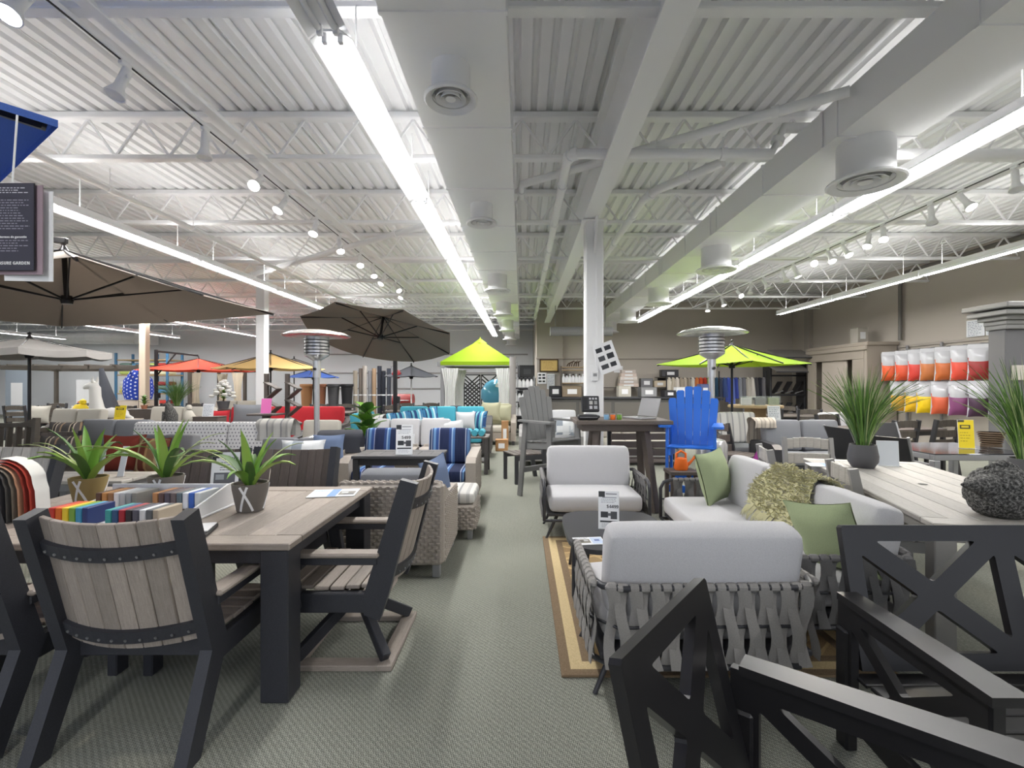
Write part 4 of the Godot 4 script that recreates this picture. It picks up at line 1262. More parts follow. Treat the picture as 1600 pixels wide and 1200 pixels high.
func near_right() -> void:
	var rug := thing("area_rug", "beige bordered area rug with leafy field under the lounge set", "rug", 1.05, 0, 3.5)
	part(rug, "pile", B.new().box(V(0, 0.006, 0), V(1.7, 0.012, 2.2), 0.003), mat("rug_edge", C(128, 108, 84), 0.95))
	part(rug, "woven_face", B.new().card(1.69, 2.19, 0.0), mat("rug_face", Color.WHITE, 0.95, 0.0, "rug"), xf(0, 0.0128, 0, 0, -PI / 2))
	strap_lounge("strap_armchair", "strap woven armchair seen from behind, pale cushion, in front of the coffee table", 1.02, 1, 0.84, 2.14, 0.02, M.strap, M.cloth_grey)
	strap_lounge("strap_armchair", "strap woven armchair facing the camera beyond the coffee table", 0.98, 1, 0.7, 5.2, PI, M.strap_dark, M.cloth_grey)
	strap_lounge("strap_sofa", "long strap woven sofa with three pale back cushions", 2.05, 3, 2.1, 3.52, PI / 2 - 0.02, M.strap_dark, M.cloth_grey, 0.8)
	throw_pillow("sage green throw pillow at the far end of the strap sofa", 0.46, 0.46, 0.17, M.cloth_sage, 1.72, 0.65, 4.28, 0.7, -0.25, 0.06)
	throw_pillow("sage green throw pillow at the near end of the strap sofa", 0.46, 0.42, 0.16, M.cloth_sage, 1.75, 0.6, 2.74, 1.9, -0.3, -0.2)
	# shaggy throw over the middle cushion
	var th := thing("shaggy_throw", "shaggy yellow green throw over the sofa's middle cushion", "blanket", 2.0, 0.82, 3.42)
	var P := []
	rng.seed = 5
	var fr := B.new()
	var fr2 := B.new()
	for i in 15:
		var t := i / 14.0
		var row := PackedVector3Array()
		for j in 13:
			var s := j / 12.0 - 0.5
			var px := -0.25 + 0.38 * t
			var py := 0.03 - 0.34 * pow(maxf(0.0, 0.55 - t), 1.5) * 2.2 - 1.6 * pow(maxf(0.0, t - 0.62), 2.0)
			row.append(V(px, py + 0.03 * sin(j * 1.3 + i * 0.4) * 0.4, s * (0.62 + 0.1 * sin(i * 0.7))))
		P.append(row)
	for q in 3000:
		var fi := rng.randf() * 13.99
		var fj := rng.randf() * 11.99
		var i0 := int(fi)
		var j0 := int(fj)
		var a0: Vector3 = P[i0][j0].lerp(P[i0][j0 + 1], fj - j0)
		var a1: Vector3 = P[i0 + 1][j0].lerp(P[i0 + 1][j0 + 1], fj - j0)
		leaf(fr if q % 3 else fr2, a0.lerp(a1, fi - i0), rng.randf_range(0, TAU), rng.randf_range(0.2, 1.2), -0.8, rng.randf_range(0.02, 0.045), 0.008, 0.3, 2)
	part(th, "cloth", B.new().grid(P, false, Vector3.UP), M.yarn)
	tag(part(th, "shag_pile", fr, M.yarn), "", "", "", "stuff")
	tag(part(th, "pale_pile", fr2, M.yarn_pale), "", "", "", "stuff")
	var fg := B.new()
	for k in 150:
		leaf(fg, V(-0.25, P[0][int(k / 12.5)].y, -0.3 + k * 0.004), PI, -0.8, -1.5, rng.randf_range(0.07, 0.12), 0.006, 0.3, 3)
	tag(part(th, "fringe", fg, M.yarn), "", "", "", "stuff")
	# coffee table
	var ct := thing("coffee_table", "low black coffee table with rounded corners on the rug", "table", 0.68, 0, 3.5)
	var pl := []
	for k in 40:
		var a := TAU * k / 40
		var c := cos(a)
		var s := sin(a)
		pl.append([0.37 * signf(c) * pow(absf(c), 0.5), 0.48 * signf(s) * pow(absf(s), 0.5)])
	part(ct, "top", B.new().ext(pl, 0.03), M.metal_dark, xf(0, 0.405, 0, 0, -PI / 2))
	for sx: float in [-1, 1]:
		for sz: float in [-1, 1]:
			part(ct, "leg", B.new().tube([V(sx * 0.24, 0.39, sz * 0.32), V(sx * 0.29, 0.013, sz * 0.38)], [0.016, 0.012], 8), M.metal_dark)
	var pc := stand_card("price_card", "tilted white price stand on the black coffee table", 0.15, 0.27, cardmat("pricecard", "pricecard"), 0.635, 0.42, 3.5, -0.16, -0.3)
	text(pc, "$4499", 0.032, M.black_plastic, xf(0.028, 0.025, 0.002), true)
	flat_card("booklet", "open booklet with photos on the black coffee table", 0.2, 0.15, cardmat("booklet", "booklet"), Transform3D(Basis.from_euler(Vector3(-PI / 2, 0.1, 0)), V(0.45, 0.425, -3.2)), M.white_plastic)
	x_chair("cutout_armchair", "black cut-out armchair in the bottom foreground, turned right", 0.58, 1, 0.47, 1.21, -2.24)
	x_chair("cutout_loveseat", "wide black cut-out loveseat at the right edge", 1.34, 2, 2.03, 1.95, PI)
	# pale table on the right
	plank_table("long_dining_table", "long pale grey plank table on the right with stone ornament", 2.45, 3.4, 2.35, 4.65, 0.74, M.wood_white, mat("poly_pale", C(150, 147, 143), 0.55), -0.27, 0.1)
	part(get_node("long_dining_table"), "umbrella_hole", B.new().lathe([[0.03, 0.742], [0, 0.743]], 16), M.black_plastic)
	var pg := mat("poly_stone", C(146, 144, 142), 0.55)
	slat_chair("pale slatted chair at the far left corner of the long table", 2.36, 4.45, -PI / 2 - 0.27, M.wood_white, pg)
	slat_chair("pale slatted chair behind the sofa, near left side of the long table", 2.44, 3.5, -PI / 2 - 0.27, M.wood_white, pg)
	slat_chair("pale slatted chair on the far right side of the long table", 4.0, 3.9, PI / 2 - 0.6, M.wood_white, pg)
	slat_chair("pale slatted chair at the head of the long table, by the grey sofa", 3.1, 5.15, PI - 0.2, M.wood_white, pg)
	tall_grass("tall grass plant in charcoal pot on the long pale table", 3.0, 0.74, 4.22, 91, 0.72, M.pot_char)
	tall_grass("tall grass plant behind the stone ornament at the right edge", 3.6, 0.74, 3.42, 92, 0.75, M.pot_char, 0.9)
	stand_card("acrylic_card", "blank pale acrylic stand beside the potted grass", 0.17, 0.22, mat("pale_card", C(214, 218, 224), 0.4), 3.28, 0.74, 4.3, -0.3, -0.1)
	flat_card("booklet", "pale brochure lying at the far end of the long table", 0.28, 0.2, cardmat("magazine", "magazine"), Transform3D(Basis.from_euler(Vector3(-PI / 2, -0.3, 0)), V(2.72, 0.745, -4.3)), M.white_plastic)
	# stone ornament: a rough bird-like boulder
	var so := thing("stone_bird", "rough grey stone bird ornament with pointed beak on the pale table", "ornament", 2.66, 0.74, 2.66)
	var fn := FastNoiseLite.new()
	fn.seed = 9
	fn.frequency = 6.0
	var G := []
	for i in 25:
		var a := PI * i / 24.0
		var row := PackedVector3Array()
		for j in 36:
			var f := TAU * j / 36.0
			var dr := V(sin(a) * cos(f), cos(a), sin(a) * sin(f))
			var r := 0.15 + 0.012 * fn.get_noise_3dv(dr) + 0.006 * fn.get_noise_3dv(dr * 3.3)
			var p := dr * r * V(1.15, 1.0, 1.0)
			p.y = maxf(p.y, -0.125)
			row.append(p + V(0, 0.127, 0))
		G.append(row)
	part(so, "body", B.new().grid(G, true), M.stone)
	part(so, "beak", B.new().tube([V(-0.1, 0.17, 0.04), V(-0.17, 0.18, 0.06), V(-0.24, 0.185, 0.075), V(-0.3, 0.19, 0.085)], [0.075, 0.055, 0.032, 0.006], 10), M.stone)
	part(so, "crown_ridge", B.new().tube([V(-0.08, 0.255, 0), V(0.0, 0.28, 0), V(0.08, 0.26, 0)], [0.02, 0.035, 0.02], 8), M.stone)

func weave(w: float, h: float, cw := 0.055, ch := 0.026) -> ArrayMesh:
	var k := "weave%.2f_%.2f" % [w, h]
	if T.has(k):
		return T[k]
	var b := B.new()
	var R := int(h / ch)
	var N := int(w / cw)
	for r in R:
		for c in N:
			var x := -w / 2 + (c + (0.25 if r % 2 else -0.25) + 0.5) * w / N
			var y := (r + 0.5) * h / R
			var a := cw * 0.44
			var e := ch * 0.46
			var p := [V(x - a, y - e, 0), V(x + a, y - e, 0), V(x + a, y + e, 0), V(x - a, y + e, 0)]
			var t := [V(x - a * 0.45, y - e * 0.5, 0.012), V(x + a * 0.45, y - e * 0.5, 0.012), V(x + a * 0.45, y + e * 0.5, 0.012), V(x - a * 0.45, y + e * 0.5, 0.012)]
			b.quad(t[0], t[1], t[2], t[3], Vector3.BACK)
			for i in 4:
				var j := (i + 1) % 4
				b.quad(p[i], p[j], t[j], t[i], (p[i] + p[j]) / 2 - V(x, y, -0.01))
	T[k] = b.mesh()
	return T[k]

# boxy wicker or slab seat; faces -z, outer back at z = 0
func lounge(called: String, label: String, W: float, seats: int, x: float, d: float, turn: float, fm: Material, sm: Material, bm: Material, o2 := {}) -> Node3D:
	var dep: float = o2.get("dep", 0.82)
	var hb: float = o2.get("hb", 0.7)
	var ha: float = o2.get("ha", 0.6)
	var aw: float = o2.get("aw", 0.12)
	var woven: bool = o2.get("woven", false)
	var top: float = o2.get("top", 0.86)
	var o := thing(called, label, "sofa" if seats > 1 else "armchair", x, 0, d, turn, o2.get("group", "cushioned lounge seats"))
	var stuff := func(p: Node3D, w: float, h: float, t: Transform3D) -> void:
		if woven:
			tag(part(p, "wicker_weave", weave(w, h), fm, t), "", "", "", "stuff")
	var bk := part(o, "back_panel", B.new().box(V(0, (hb + 0.1) / 2, -0.06), V(W, hb - 0.1, 0.1), 0.025), fm)
	stuff.call(bk, W - 0.04, hb - 0.14, xf(0, 0.12, -0.011))
	if woven:
		stuff.call(bk, W - 0.04, 0.08, xf(0, hb, -0.02, 0, -PI / 2))
	for s: float in [-1, 1]:
		var ar := part(o, "arm", B.new().ext([[-dep, 0.1], [-0.1, 0.1], [-0.1, hb - 0.02], [-0.3, ha + 0.02], [-dep + 0.1, ha], [-dep, ha - 0.06]], aw), fm, xf(s * (W / 2 - aw / 2), 0, 0, -PI / 2))
		stuff.call(ar, dep - 0.12, ha - 0.12, xf(-dep / 2 - 0.02, 0.12, -s * (aw / 2 - 0.002), 0.0 if s < 0 else PI))
		for z: float in [-dep + 0.06, -0.07]:
			part(o, "foot", B.new().box(V(s * (W / 2 - 0.06), 0.05, z), V(0.06, 0.1, 0.06), 0.006), o2.get("foot", M.metal_dark))
	var fr := part(o, "seat_base", B.new().box(V(0, 0.2, -dep / 2), V(W - 2 * aw, 0.2, dep - 0.04), 0.01), fm)
	stuff.call(fr, W - 2 * aw - 0.02, 0.18, xf(0, 0.11, -dep + 0.021, PI))
	var cw := (W - 2 * aw) / seats
	for k in seats:
		var cx := -W / 2 + aw + cw * (k + 0.5)
		part(o, "seat_cushion", B.new().cushion(V(cw - 0.01, 0.15, dep - 0.14), 0.05, 0.1, 5), sm, xf(cx, 0.375, -dep / 2 - 0.06))
		part(o, "back_cushion", B.new().cushion(V(cw - 0.01, top - 0.44, 0.18), 0.06, 0.25, 6), bm, xf(cx, 0.44 + (top - 0.44) / 2, -0.21, 0, 0.16))
	return o

func heater(label: String, x: float, d: float, turn := 0.0) -> void:
	var o := thing("patio_heater", label, "patio heater", x, 0, d, turn, "steel mushroom patio heaters")
	part(o, "base", B.new().lathe([[0, 0], [0.23, 0], [0.24, 0.03], [0.22, 0.06], [0, 0.07]], 20), M.steel)
	part(o, "tank_housing", B.new().lathe([[0.2, 0.06], [0.2, 0.66], [0.17, 0.72], [0.05, 0.75]], 20), M.steel)
	part(o, "pole", B.new().tube([V(0, 0.72, 0), V(0, 1.78, 0)], 0.038, 14), M.steel)
	part(o, "collar", B.new().lathe([[0.055, 1.56], [0.055, 1.8], [0.15, 1.86], [0.17, 1.88]], 18), M.steel)
	part(o, "control_knob", B.new().tube([V(0, 1.68, 0.05), V(0, 1.68, 0.09)], 0.02, 8), M.black_plastic)
	part(o, "burner_screen", B.new().lathe([[0.165, 1.88], [0.165, 2.14], [0.0, 2.15]], 22), M.steel)
	var g := B.new()
	for k in 5:
		g.lathe([[0.168, 1.9 + k * 0.045], [0.172, 1.907 + k * 0.045], [0.168, 1.914 + k * 0.045]], 22)
	tag(part(o, "screen_mesh", g, M.metal_dark), "", "", "", "stuff")
	part(o, "reflector_dome", B.new().lathe([[0.0, 2.24], [0.2, 2.225], [0.38, 2.19], [0.46, 2.15], [0.45, 2.142], [0.37, 2.178], [0.2, 2.21], [0, 2.222]], 28), M.steel)

func adirondack(label: String, m: Material, x: float, d: float, turn: float, group := "") -> void:
	var o := thing("counter_chair", label, "chair", x, 0, d, turn, group)
	for k in 6:
		var t := (k - 2.5) / 2.5
		var L := 0.76 - 0.15 * t * t
		var tf := xf(t * 0.2, 0.70, 0.02, 0, 0.2, -0.07 * t)
		part(o, "back_slat", B.new().ext([[-0.039, 0], [0.039, 0], [0.046, L - 0.012 - (0.02 * t if t > 0 else 0.0)], [0.03, L], [-0.03, L], [-0.046, L - 0.012 + (0.02 * t if t < 0 else 0.0)]], 0.022), m, tf)
	for h: float in [0.1, 0.48]:
		part(o, "back_rail", B.new().box(V(0, 0.72 + h, 0.045 + h * 0.2), V(0.46, 0.06, 0.022), 0.004), m)
	for s: float in [-1, 1]:
		part(o, "rear_leg", B.new().bar(V(s * 0.25, 0.0, 0.16), V(s * 0.25, 0.98, 0.04), 0.03, 0.085), m)
		part(o, "front_leg", B.new().bar(V(s * 0.25, 0.0, -0.46), V(s * 0.25, 0.98, -0.4), 0.03, 0.085), m)
		part(o, "armrest", B.new().ext([[-0.05, 0.12], [0.04, 0.12], [0.065, -0.44], [0.04, -0.5], [-0.05, -0.5], [-0.065, -0.44]], 0.024), m, xf(s * 0.28, 0.995, 0.0, 0, PI / 2))
		part(o, "seat_side", B.new().bar(V(s * 0.22, 0.71, -0.46), V(s * 0.22, 0.66, 0.08), 0.03, 0.08), m)
	for k in 5:
		part(o, "seat_slat", B.new().box(V(0, 0.765 - k * 0.008, -0.43 + k * 0.098), V(0.5, 0.022, 0.088), 0.006), m)
	part(o, "footrest", B.new().bar(V(-0.25, 0.3, -0.44), V(0.25, 0.3, -0.44), 0.03, 0.08), m)
	part(o, "rear_stretcher", B.new().bar(V(-0.25, 0.35, 0.1), V(0.25, 0.35, 0.1), 0.03, 0.07), m)

func drape(label: String, w: float, front: float, back: float, m: Material, x: float, y: float, d: float, turn := 0.0, called := "throw_blanket") -> void:
	var P := []
	for i in 15:
		var t := i / 14.0
		var s := t * (front + back + 0.2)
		var z := 0.0
		var yy := 0.0
		if s < front:
			z = -0.12 - 0.02 * (front - s)
			yy = -(front - s)
		elif s < front + 0.2:
			var a := (s - front) / 0.2
			z = -0.12 + 0.24 * a
			yy = 0.05 * sin(a * PI)
		else:
			z = 0.12
			yy = -(s - front - 0.2)
		var row := PackedVector3Array()
		for j in 9:
			row.append(V((j / 8.0 - 0.5) * w * (1.0 + 0.08 * sin(i * 0.9)), yy, z + 0.012 * sin(j * 2.1 + i * 0.5)))
		P.append(row)
	var Q := []
	for r: PackedVector3Array in P:
		var q := PackedVector3Array()
		for p in r:
			q.append(p + V(0, 0.008, 0.006 if p.z > 0 else -0.006))
		Q.append(q)
	var o := thing(called, label, "blanket", x, y, d, turn, "draped blankets")
	part(o, "cloth", B.new().grid(Q, false, Vector3.UP), m)
	part(o, "underside", B.new().grid(P, false, Vector3.DOWN), m)

func dark_set(label: String, x: float, d: float, turn: float, n := 4, wood: StandardMaterial3D = null, tw := 1.5) -> void:
	if wood == null: wood = M.wood_dusk
	plank_table("patio_table", "dark patio table " + label, x - tw / 2, x + tw / 2, d - 0.45, d + 0.45, 0.72, wood, M.metal_dark, turn, 0.06)
	var spots := [[-tw * 0.25, 0.66, 0.0, "front left"], [tw * 0.25, 0.66, 0.0, "front right"], [-tw * 0.25, -0.66, PI, "back left"], [tw * 0.25, -0.66, PI, "back right"]]
	for k in n:
		var q := V(spots[k][0], 0, spots[k][1]).rotated(Vector3.UP, turn)
		slat_chair(spots[k][3] + " dark chair of the patio table " + label, x + q.x, d - q.z, turn + spots[k][2], M.wood_taupe, M.metal_dark, 3, 0.9, "patio_chair", "dark patio chairs")

func curtain(p: Node3D, w: float, h: float, t: Transform3D, m: Material, tie := 0.45) -> void:
	var P := []
	for i in 11:
		var row := PackedVector3Array()
		var u := i / 10.0
		var sq := 1.0 - tie * sin(PI * clampf(u * 1.15, 0, 1)) 
		for j in 25:
			row.append(V((j / 24.0 - 0.5) * w * sq, h * (1.0 - u), 0.03 * sin(j * 1.9) * (0.5 + sq * 0.5)))
		P.append(row)
	part(p, "curtain", B.new().grid(P, false, Vector3.BACK), m, t)

func pergola(called: String, label: String, x: float, d: float, W: float, D: float, H: float, m: Material, roof: Material, curt: Material, turn := 0.0) -> void:
	var o := thing(called, label, "gazebo", x, 0, d, turn)
	for sx: float in [-1, 1]:
		for sz: float in [-1, 1]:
			part(o, "post", B.new().box(V(sx * W / 2, H / 2, sz * D / 2), V(0.11, H, 0.11), 0.01), m)
			if curt:
				curtain(o, 0.5, H - 0.15, xf(sx * (W / 2 - 0.22), 0.08, sz * D / 2 + 0.1), curt)
	for s: float in [-1, 1]:
		part(o, "beam", B.new().box(V(0, H + 0.05, s * D / 2), V(W + 0.3, 0.13, 0.1), 0.01), m)
		part(o, "beam", B.new().box(V(s * W / 2, H + 0.05, 0), V(0.1, 0.12, D - 0.1), 0.01), m)
	if roof:
		for k in 4:
			var c := [V(-W / 2, 0, D / 2), V(W / 2, 0, D / 2), V(W / 2, 0, -D / 2), V(-W / 2, 0, -D / 2)]
			var a: Vector3 = c[k] * 1.06
			var b: Vector3 = c[(k + 1) % 4] * 1.06
			var bb := B.new()
			bb.quad(a, b, (b * 0.12) + V(0, 0.62, 0), (a * 0.12) + V(0, 0.62, 0), V(0, 1, 0))
			bb.quad(a, b, b - V(0, 0.1, 0), a - V(0, 0.1, 0), a + b)
			part(o, "roof_panel", bb, roof, xf(0, H + 0.12, 0))
		part(o, "vent_cap", B.new().at(xf(0, H + 0.72)).lathe([[W * 0.11, 0], [0.02, 0.14], [0.0, 0.2]], 4), roof)
	else:
		for k in 7:
			part(o, "rafter", B.new().box(V(-W / 2 + k * W / 6.0, H + 0.13, 0), V(0.06, 0.05, D + 0.4), 0.005), m)

func boxed(called: String, label: String, cat: String, w: float, h: float, dp: float, m: Material, x: float, y: float, d: float, turn := 0.0, lid: Material = null, group := "") -> Node3D:
	var o := thing(called, label, cat, x, y, d, turn, group)
	part(o, "body", B.new().box(V(0, h / 2, 0), V(w, h, dp), minf(0.015, h * 0.1)), m)
	part(o, "lid", B.new().box(V(0, h + 0.004, 0), V(w * 1.02, 0.012, dp * 1.02), 0.003), lid if lid else m)
	part(o, "label_panel", B.new().card(w * 0.5, h * 0.45), M.white_plastic if lid == null else lid, xf(0, h * 0.5, dp / 2 + 0.002))
	return o

func bottle(label: String, x: float, y: float, d: float, h: float, m: Material, cap: Material, group: String) -> void:
	var o := thing("spray_bottle", label, "bottle", x, y, d, 0, group)
	part(o, "body", B.new().lathe([[0, 0], [h * 0.2, 0], [h * 0.2, h * 0.5], [h * 0.1, h * 0.72], [h * 0.07, h * 0.8]], 10), m)
	part(o, "trigger", B.new().box(V(0, h * 0.88, 0.02), V(h * 0.14, h * 0.16, h * 0.36), 0.004), cap)

func statue_llama(x: float, d: float) -> void:
	var o := thing("llama_statue", "white llama statue with upright neck in the left hall", "statue", x, 0, d, 0.0)
	part(o, "body", B.new().tube([V(0.62, 0.75, 0), V(0.55, 0.78, 0), V(0.3, 0.78, 0), V(0.08, 0.8, 0), V(0.0, 0.95, 0), V(-0.03, 1.2, 0), V(-0.04, 1.38, 0), V(-0.08, 1.44, 0), V(-0.2, 1.42, 0), V(-0.27, 1.39, 0)], [0.05, 0.17, 0.2, 0.17, 0.13, 0.1, 0.1, 0.1, 0.06, 0.035], 14), M.stone_white)
	for s: float in [-1, 1]:
		part(o, "ear", B.new().tube([V(-0.05, 1.5, s * 0.05), V(-0.04, 1.57, s * 0.06), V(-0.03, 1.63, s * 0.055)], [0.025, 0.022, 0.004], 8), M.stone_white)
		for xx: float in [0.08, 0.52]:
			part(o, "leg", B.new().tube([V(xx, 0.7, s * 0.1), V(xx, 0.35, s * 0.1), V(xx, 0.0, s * 0.1)], [0.075, 0.05, 0.05], 8), M.stone_white)
	part(o, "tail", B.new().tube([V(0.62, 0.8, 0), V(0.72, 0.75, 0), V(0.74, 0.62, 0)], [0.05, 0.05, 0.02], 8), M.stone_white)

func leafy(called: String, label: String, x: float, y: float, d: float, h: float, n: int, lw: float, m: Material, potm: Material, sd: int, flower: Material = null) -> void:
	var o := thing(called, label, "plant", x, y, d)
	rng.seed = sd
	part(o, "pot", B.new().lathe([[0, 0], [h * 0.14, 0], [h * 0.2, h * 0.28], [h * 0.17, h * 0.28], [0, h * 0.26]], 14), potm)
	part(o, "stem", B.new().tube([V(0, h * 0.25, 0), V(h * 0.02, h * 0.5, 0), V(0, h * 0.85, 0)], [h * 0.03, h * 0.02, h * 0.01], 7), M.soil)
	for k in n:
		var t := (k + 0.5) / n
		var yaw := k * 2.4
		var at := V(0, h * (0.3 + 0.55 * t), 0)
		if flower:
			var p := at + V(cos(yaw), 0, sin(yaw)) * h * 0.32 * (1.1 - t) + V(0, h * 0.1, 0)
			part(o, "blossom", B.new().at(Transform3D(Basis(), p)).lathe([[0, -h * 0.05], [h * 0.07, -h * 0.02], [h * 0.09, h * 0.03], [h * 0.05, h * 0.06], [0, h * 0.05]], 9), flower)
		part(o, "leaf", leaf(B.new(), at, yaw, 0.9 - 0.3 * rng.randf(), 0.1 - 0.5 * rng.randf(), h * lw * 1.9 * (1.15 - 0.5 * t), h * lw, 0.25, 5), m if k % 2 else M.leaf_dark)

func middle_left() -> void:
	# wicker set beyond the grey table
	lounge("wicker_chair", "light wicker lounge chair seen from behind, grey cushions, next to the swivel chair", 0.8, 1, -0.99, 3.6, 0, M.wicker_light, M.cloth_mid, M.cloth_mid, {"woven": true, "hb": 0.72, "ha": 0.58, "top": 0.8, "foot": M.metal_grey})
	throw_pillow("denim blue throw pillow at the right side of the wicker lounge chair", 0.4, 0.4, 0.13, M.cloth_blue, -0.72, 0.66, 4.02, 1.2, -0.15, 0.1)
	var ot := thing("wicker_ottoman", "square wicker ottoman with striped cushion beside the aisle", "ottoman", -0.69, 0, 4.76)
	var ob := part(ot, "body", B.new().box(V(0, 0.21, 0), V(0.5, 0.24, 0.5), 0.02), M.wicker_light)
	for k in 4:
		tag(part(ob, "wicker_weave", weave(0.48, 0.22), M.wicker_light, xf(0.251 * sin(k * PI / 2), 0.1, 0.251 * cos(k * PI / 2), k * PI / 2)), "", "", "", "stuff")
	part(ot, "cushion", B.new().cushion(V(0.5, 0.12, 0.5), 0.05, 0.15, 6), M.greystripe, xf(0, 0.39, 0))
	for sx: float in [-1, 1]:
		for sz: float in [-1, 1]:
			part(ot, "foot", B.new().box(V(sx * 0.2, 0.05, sz * 0.2), V(0.05, 0.1, 0.05), 0.005), M.metal_grey)
	plank_table("low_dining_table", "charcoal table in front of the navy striped chairs", -1.8, -0.86, 5.06, 5.56, 0.71, mat("slate_top", C(84, 84, 88), 0.6, 0.0, "wood", 0.9, 3.5), M.metal_dark, 0, 0.06)
	var pc := stand_card("price_card", "white price stand on the charcoal table between striped chairs", 0.18, 0.32, cardmat("pricecard", "pricecard"), -1.27, 0.71, 5.2, 0.1)
	text(pc, "5499", 0.045, M.black_plastic, xf(0.02, 0.02, 0.002), true)
	var wo := {"woven": true, "hb": 0.66, "ha": 0.6, "top": 0.9, "group": "navy striped wicker chairs", "foot": M.metal_grey}
	lounge("wicker_chair", "wicker chair with navy striped cushions, left of the pair", 0.78, 1, -1.76, 6.45, PI, M.wicker_light, M.navy, M.navy, wo)
	lounge("wicker_chair", "wicker chair with navy striped cushions, right of the pair by the aisle", 0.78, 1, -0.93, 6.45, PI, M.wicker_light, M.navy, M.navy, wo)
	lounge("wicker_loveseat", "wicker loveseat with grey cushions and patchwork pillow", 1.1, 2, -2.72, 6.05, PI, M.wicker_light, M.cloth_cream, M.cloth_mid, {"top": 0.82})
	throw_pillow("white and grey patchwork pillow on the wicker loveseat", 0.5, 0.32, 0.14, M.checks, -2.55, 0.66, 5.6, 0.1, -0.2)
	throw_pillow("small denim pillow behind the patchwork pillow", 0.36, 0.34, 0.12, M.cloth_blue, -2.3, 0.7, 5.72, 0.2, -0.2)
	drape("dark grey throw bunched over the wicker loveseat's right arm", 0.5, 0.18, 0.22, M.cloth_dark, -2.25, 0.84, 6.0, 0.2)
	lounge("grey_sectional", "long grey cushioned sectional behind the striped chairs", 1.75, 3, -1.92, 8.15, PI, M.wicker_dark, M.cloth_grey, M.cloth_grey, {"top": 0.9})
	drape("white and grey striped blanket on the grey sectional", 0.32, 0.3, 0.1, M.greystripe, -2.5, 0.9, 8.2)
	throw_pillow("white throw pillow on the grey sectional's right end", 0.42, 0.3, 0.14, M.cloth_white, -1.152, 0.72, 7.9, 0, -0.2, 0.1)
	throw_pillow("pale grey fringed pillow in the middle of the grey sectional", 0.36, 0.36, 0.13, M.cloth_grey, -1.472, 0.74, 7.95, 0, -0.2)
	stand_card("round_top_sign", "white sign standing in front of the grey sectional", 0.2, 0.32, cardmat("pricecard", "pricecard"), -1.670, 0.42, 7.02)
	var st := thing("side_table_stand", "small dark plinth under the white sign", "table", -1.670, 0, 7.05)
	part(st, "top", B.new().box(V(0, 0.405, 0), V(0.4, 0.03, 0.4), 0.005), M.wood_dusk)
	part(st, "pedestal", B.new().box(V(0, 0.195, 0), V(0.3, 0.39, 0.3), 0.005), M.wicker_dark)
	var sb := thing("wicker_side_table", "dark wicker side table by the aisle", "table", -0.768, 0, 8.0)
	part(sb, "top", B.new().box(V(0, 0.6, 0), V(0.46, 0.03, 0.5), 0.006), M.wood_dusk)
	for sx: float in [-1, 1]:
		for sz: float in [-1, 1]:
			part(sb, "leg", B.new().box(V(sx * 0.19, 0.3, sz * 0.21), V(0.06, 0.58, 0.06), 0.006), M.wicker_dark)
	part(sb, "shelf", B.new().box(V(0, 0.2, 0), V(0.4, 0.03, 0.44), 0.005), M.wicker_dark)
	for k in 3:
		one("rolled_towel", ["left", "middle", "right"][k] + " turquoise rolled towel on the dark side table", "towel", B.new().tube([V(0, 0, -0.16), V(0, 0, 0.16)], 0.05, 12), M.cloth_teal, xf(-0.768 - 0.11 + k * 0.11, 0.667, -8.0), "turquoise rolled towels")
	# turquoise sectional
	lounge("turquoise_sofa", "turquoise cushioned sofa facing the camera, dark wicker frame", 2.1, 3, -1.667, 10.3, PI, M.wicker_dark, M.cloth_teal, M.cloth_teal, {"top": 1.0, "hb": 0.8, "aw": 0.16})
	lounge("turquoise_side_sofa", "turquoise side sofa with striped pillows, left of the sectional", 1.1, 2, -3.128, 8.92, -PI / 2 - 0.05, M.wicker_dark, M.cloth_teal, M.cloth_teal, {"top": 0.95})
	var to := thing("turquoise_ottoman", "long turquoise ottoman bolster in front of the turquoise sofa", "ottoman", -1.560, 0, 9.05)
	part(to, "body", B.new().box(V(0, 0.3, 0), V(0.75, 0.5, 0.4), 0.02), M.wicker_dark)
	part(to, "cushion", B.new().cushion(V(0.75, 0.2, 0.42), 0.08, 0.15, 6), M.cloth_teal, xf(0, 0.66, 0))
	for k in 4:
		throw_pillow(["first", "second", "third", "fourth"][k] + " blue striped pillow from the left on the turquoise sectional", 0.42, 0.42, 0.14, M.tealstripe, -2.508 + k * 0.24, 0.72 + 0.03 * k, 8.75 + 0.16 * k, 0.5, -0.2, 0.1)
	throw_pillow("blue striped pillow at the right end of the turquoise sofa", 0.4, 0.42, 0.14, M.tealstripe, -0.875, 0.72, 9.75, -0.5, -0.2)
	throw_pillow("cream pillow on the turquoise sofa", 0.4, 0.36, 0.14, M.cloth_white, -1.126, 0.74, 9.6, 0, -0.2)
	heater("steel patio heater left of the brown umbrella", -2.901, 6.8)
	umbrella("large taupe octagonal umbrella tilted to show its underside", -2.676, 9.1, 8, 1.42, 2.38, 2.78, M.canopy_taupe, 0.25, "side", Vector3(-0.3, 0, -0.06), 0.0, -0.3, -2.2)
	umbrella("sand coloured square umbrella reaching in from the left", -5.02, 5.3, 4, 2.16, 2.38, 2.95, M.canopy_sand, PI / 4, "side", Vector3(0, 0, 0.06), 0.0, -2.6, 0.4)
	leafy("fiddle_leaf_plant", "broad leaved green plant behind the loveseat", -2.243, 0.0, 6.95, 1.32, 26, 0.15, M.leaf, M.pot_char, 12)
	# left of the heater
	lounge("dotted_sofa", "white sofa patterned with grey dots", 2.3, 3, -4.6, 7.2, PI, M.wicker_dark, M.dots, M.dots, {"top": 0.92})
	lounge("dotted_chair", "white dotted chair end right of the dotted sofa", 0.85, 1, -3.28, 8.1, PI, M.wicker_dark, M.dots, M.cloth_cream, {"top": 0.88})
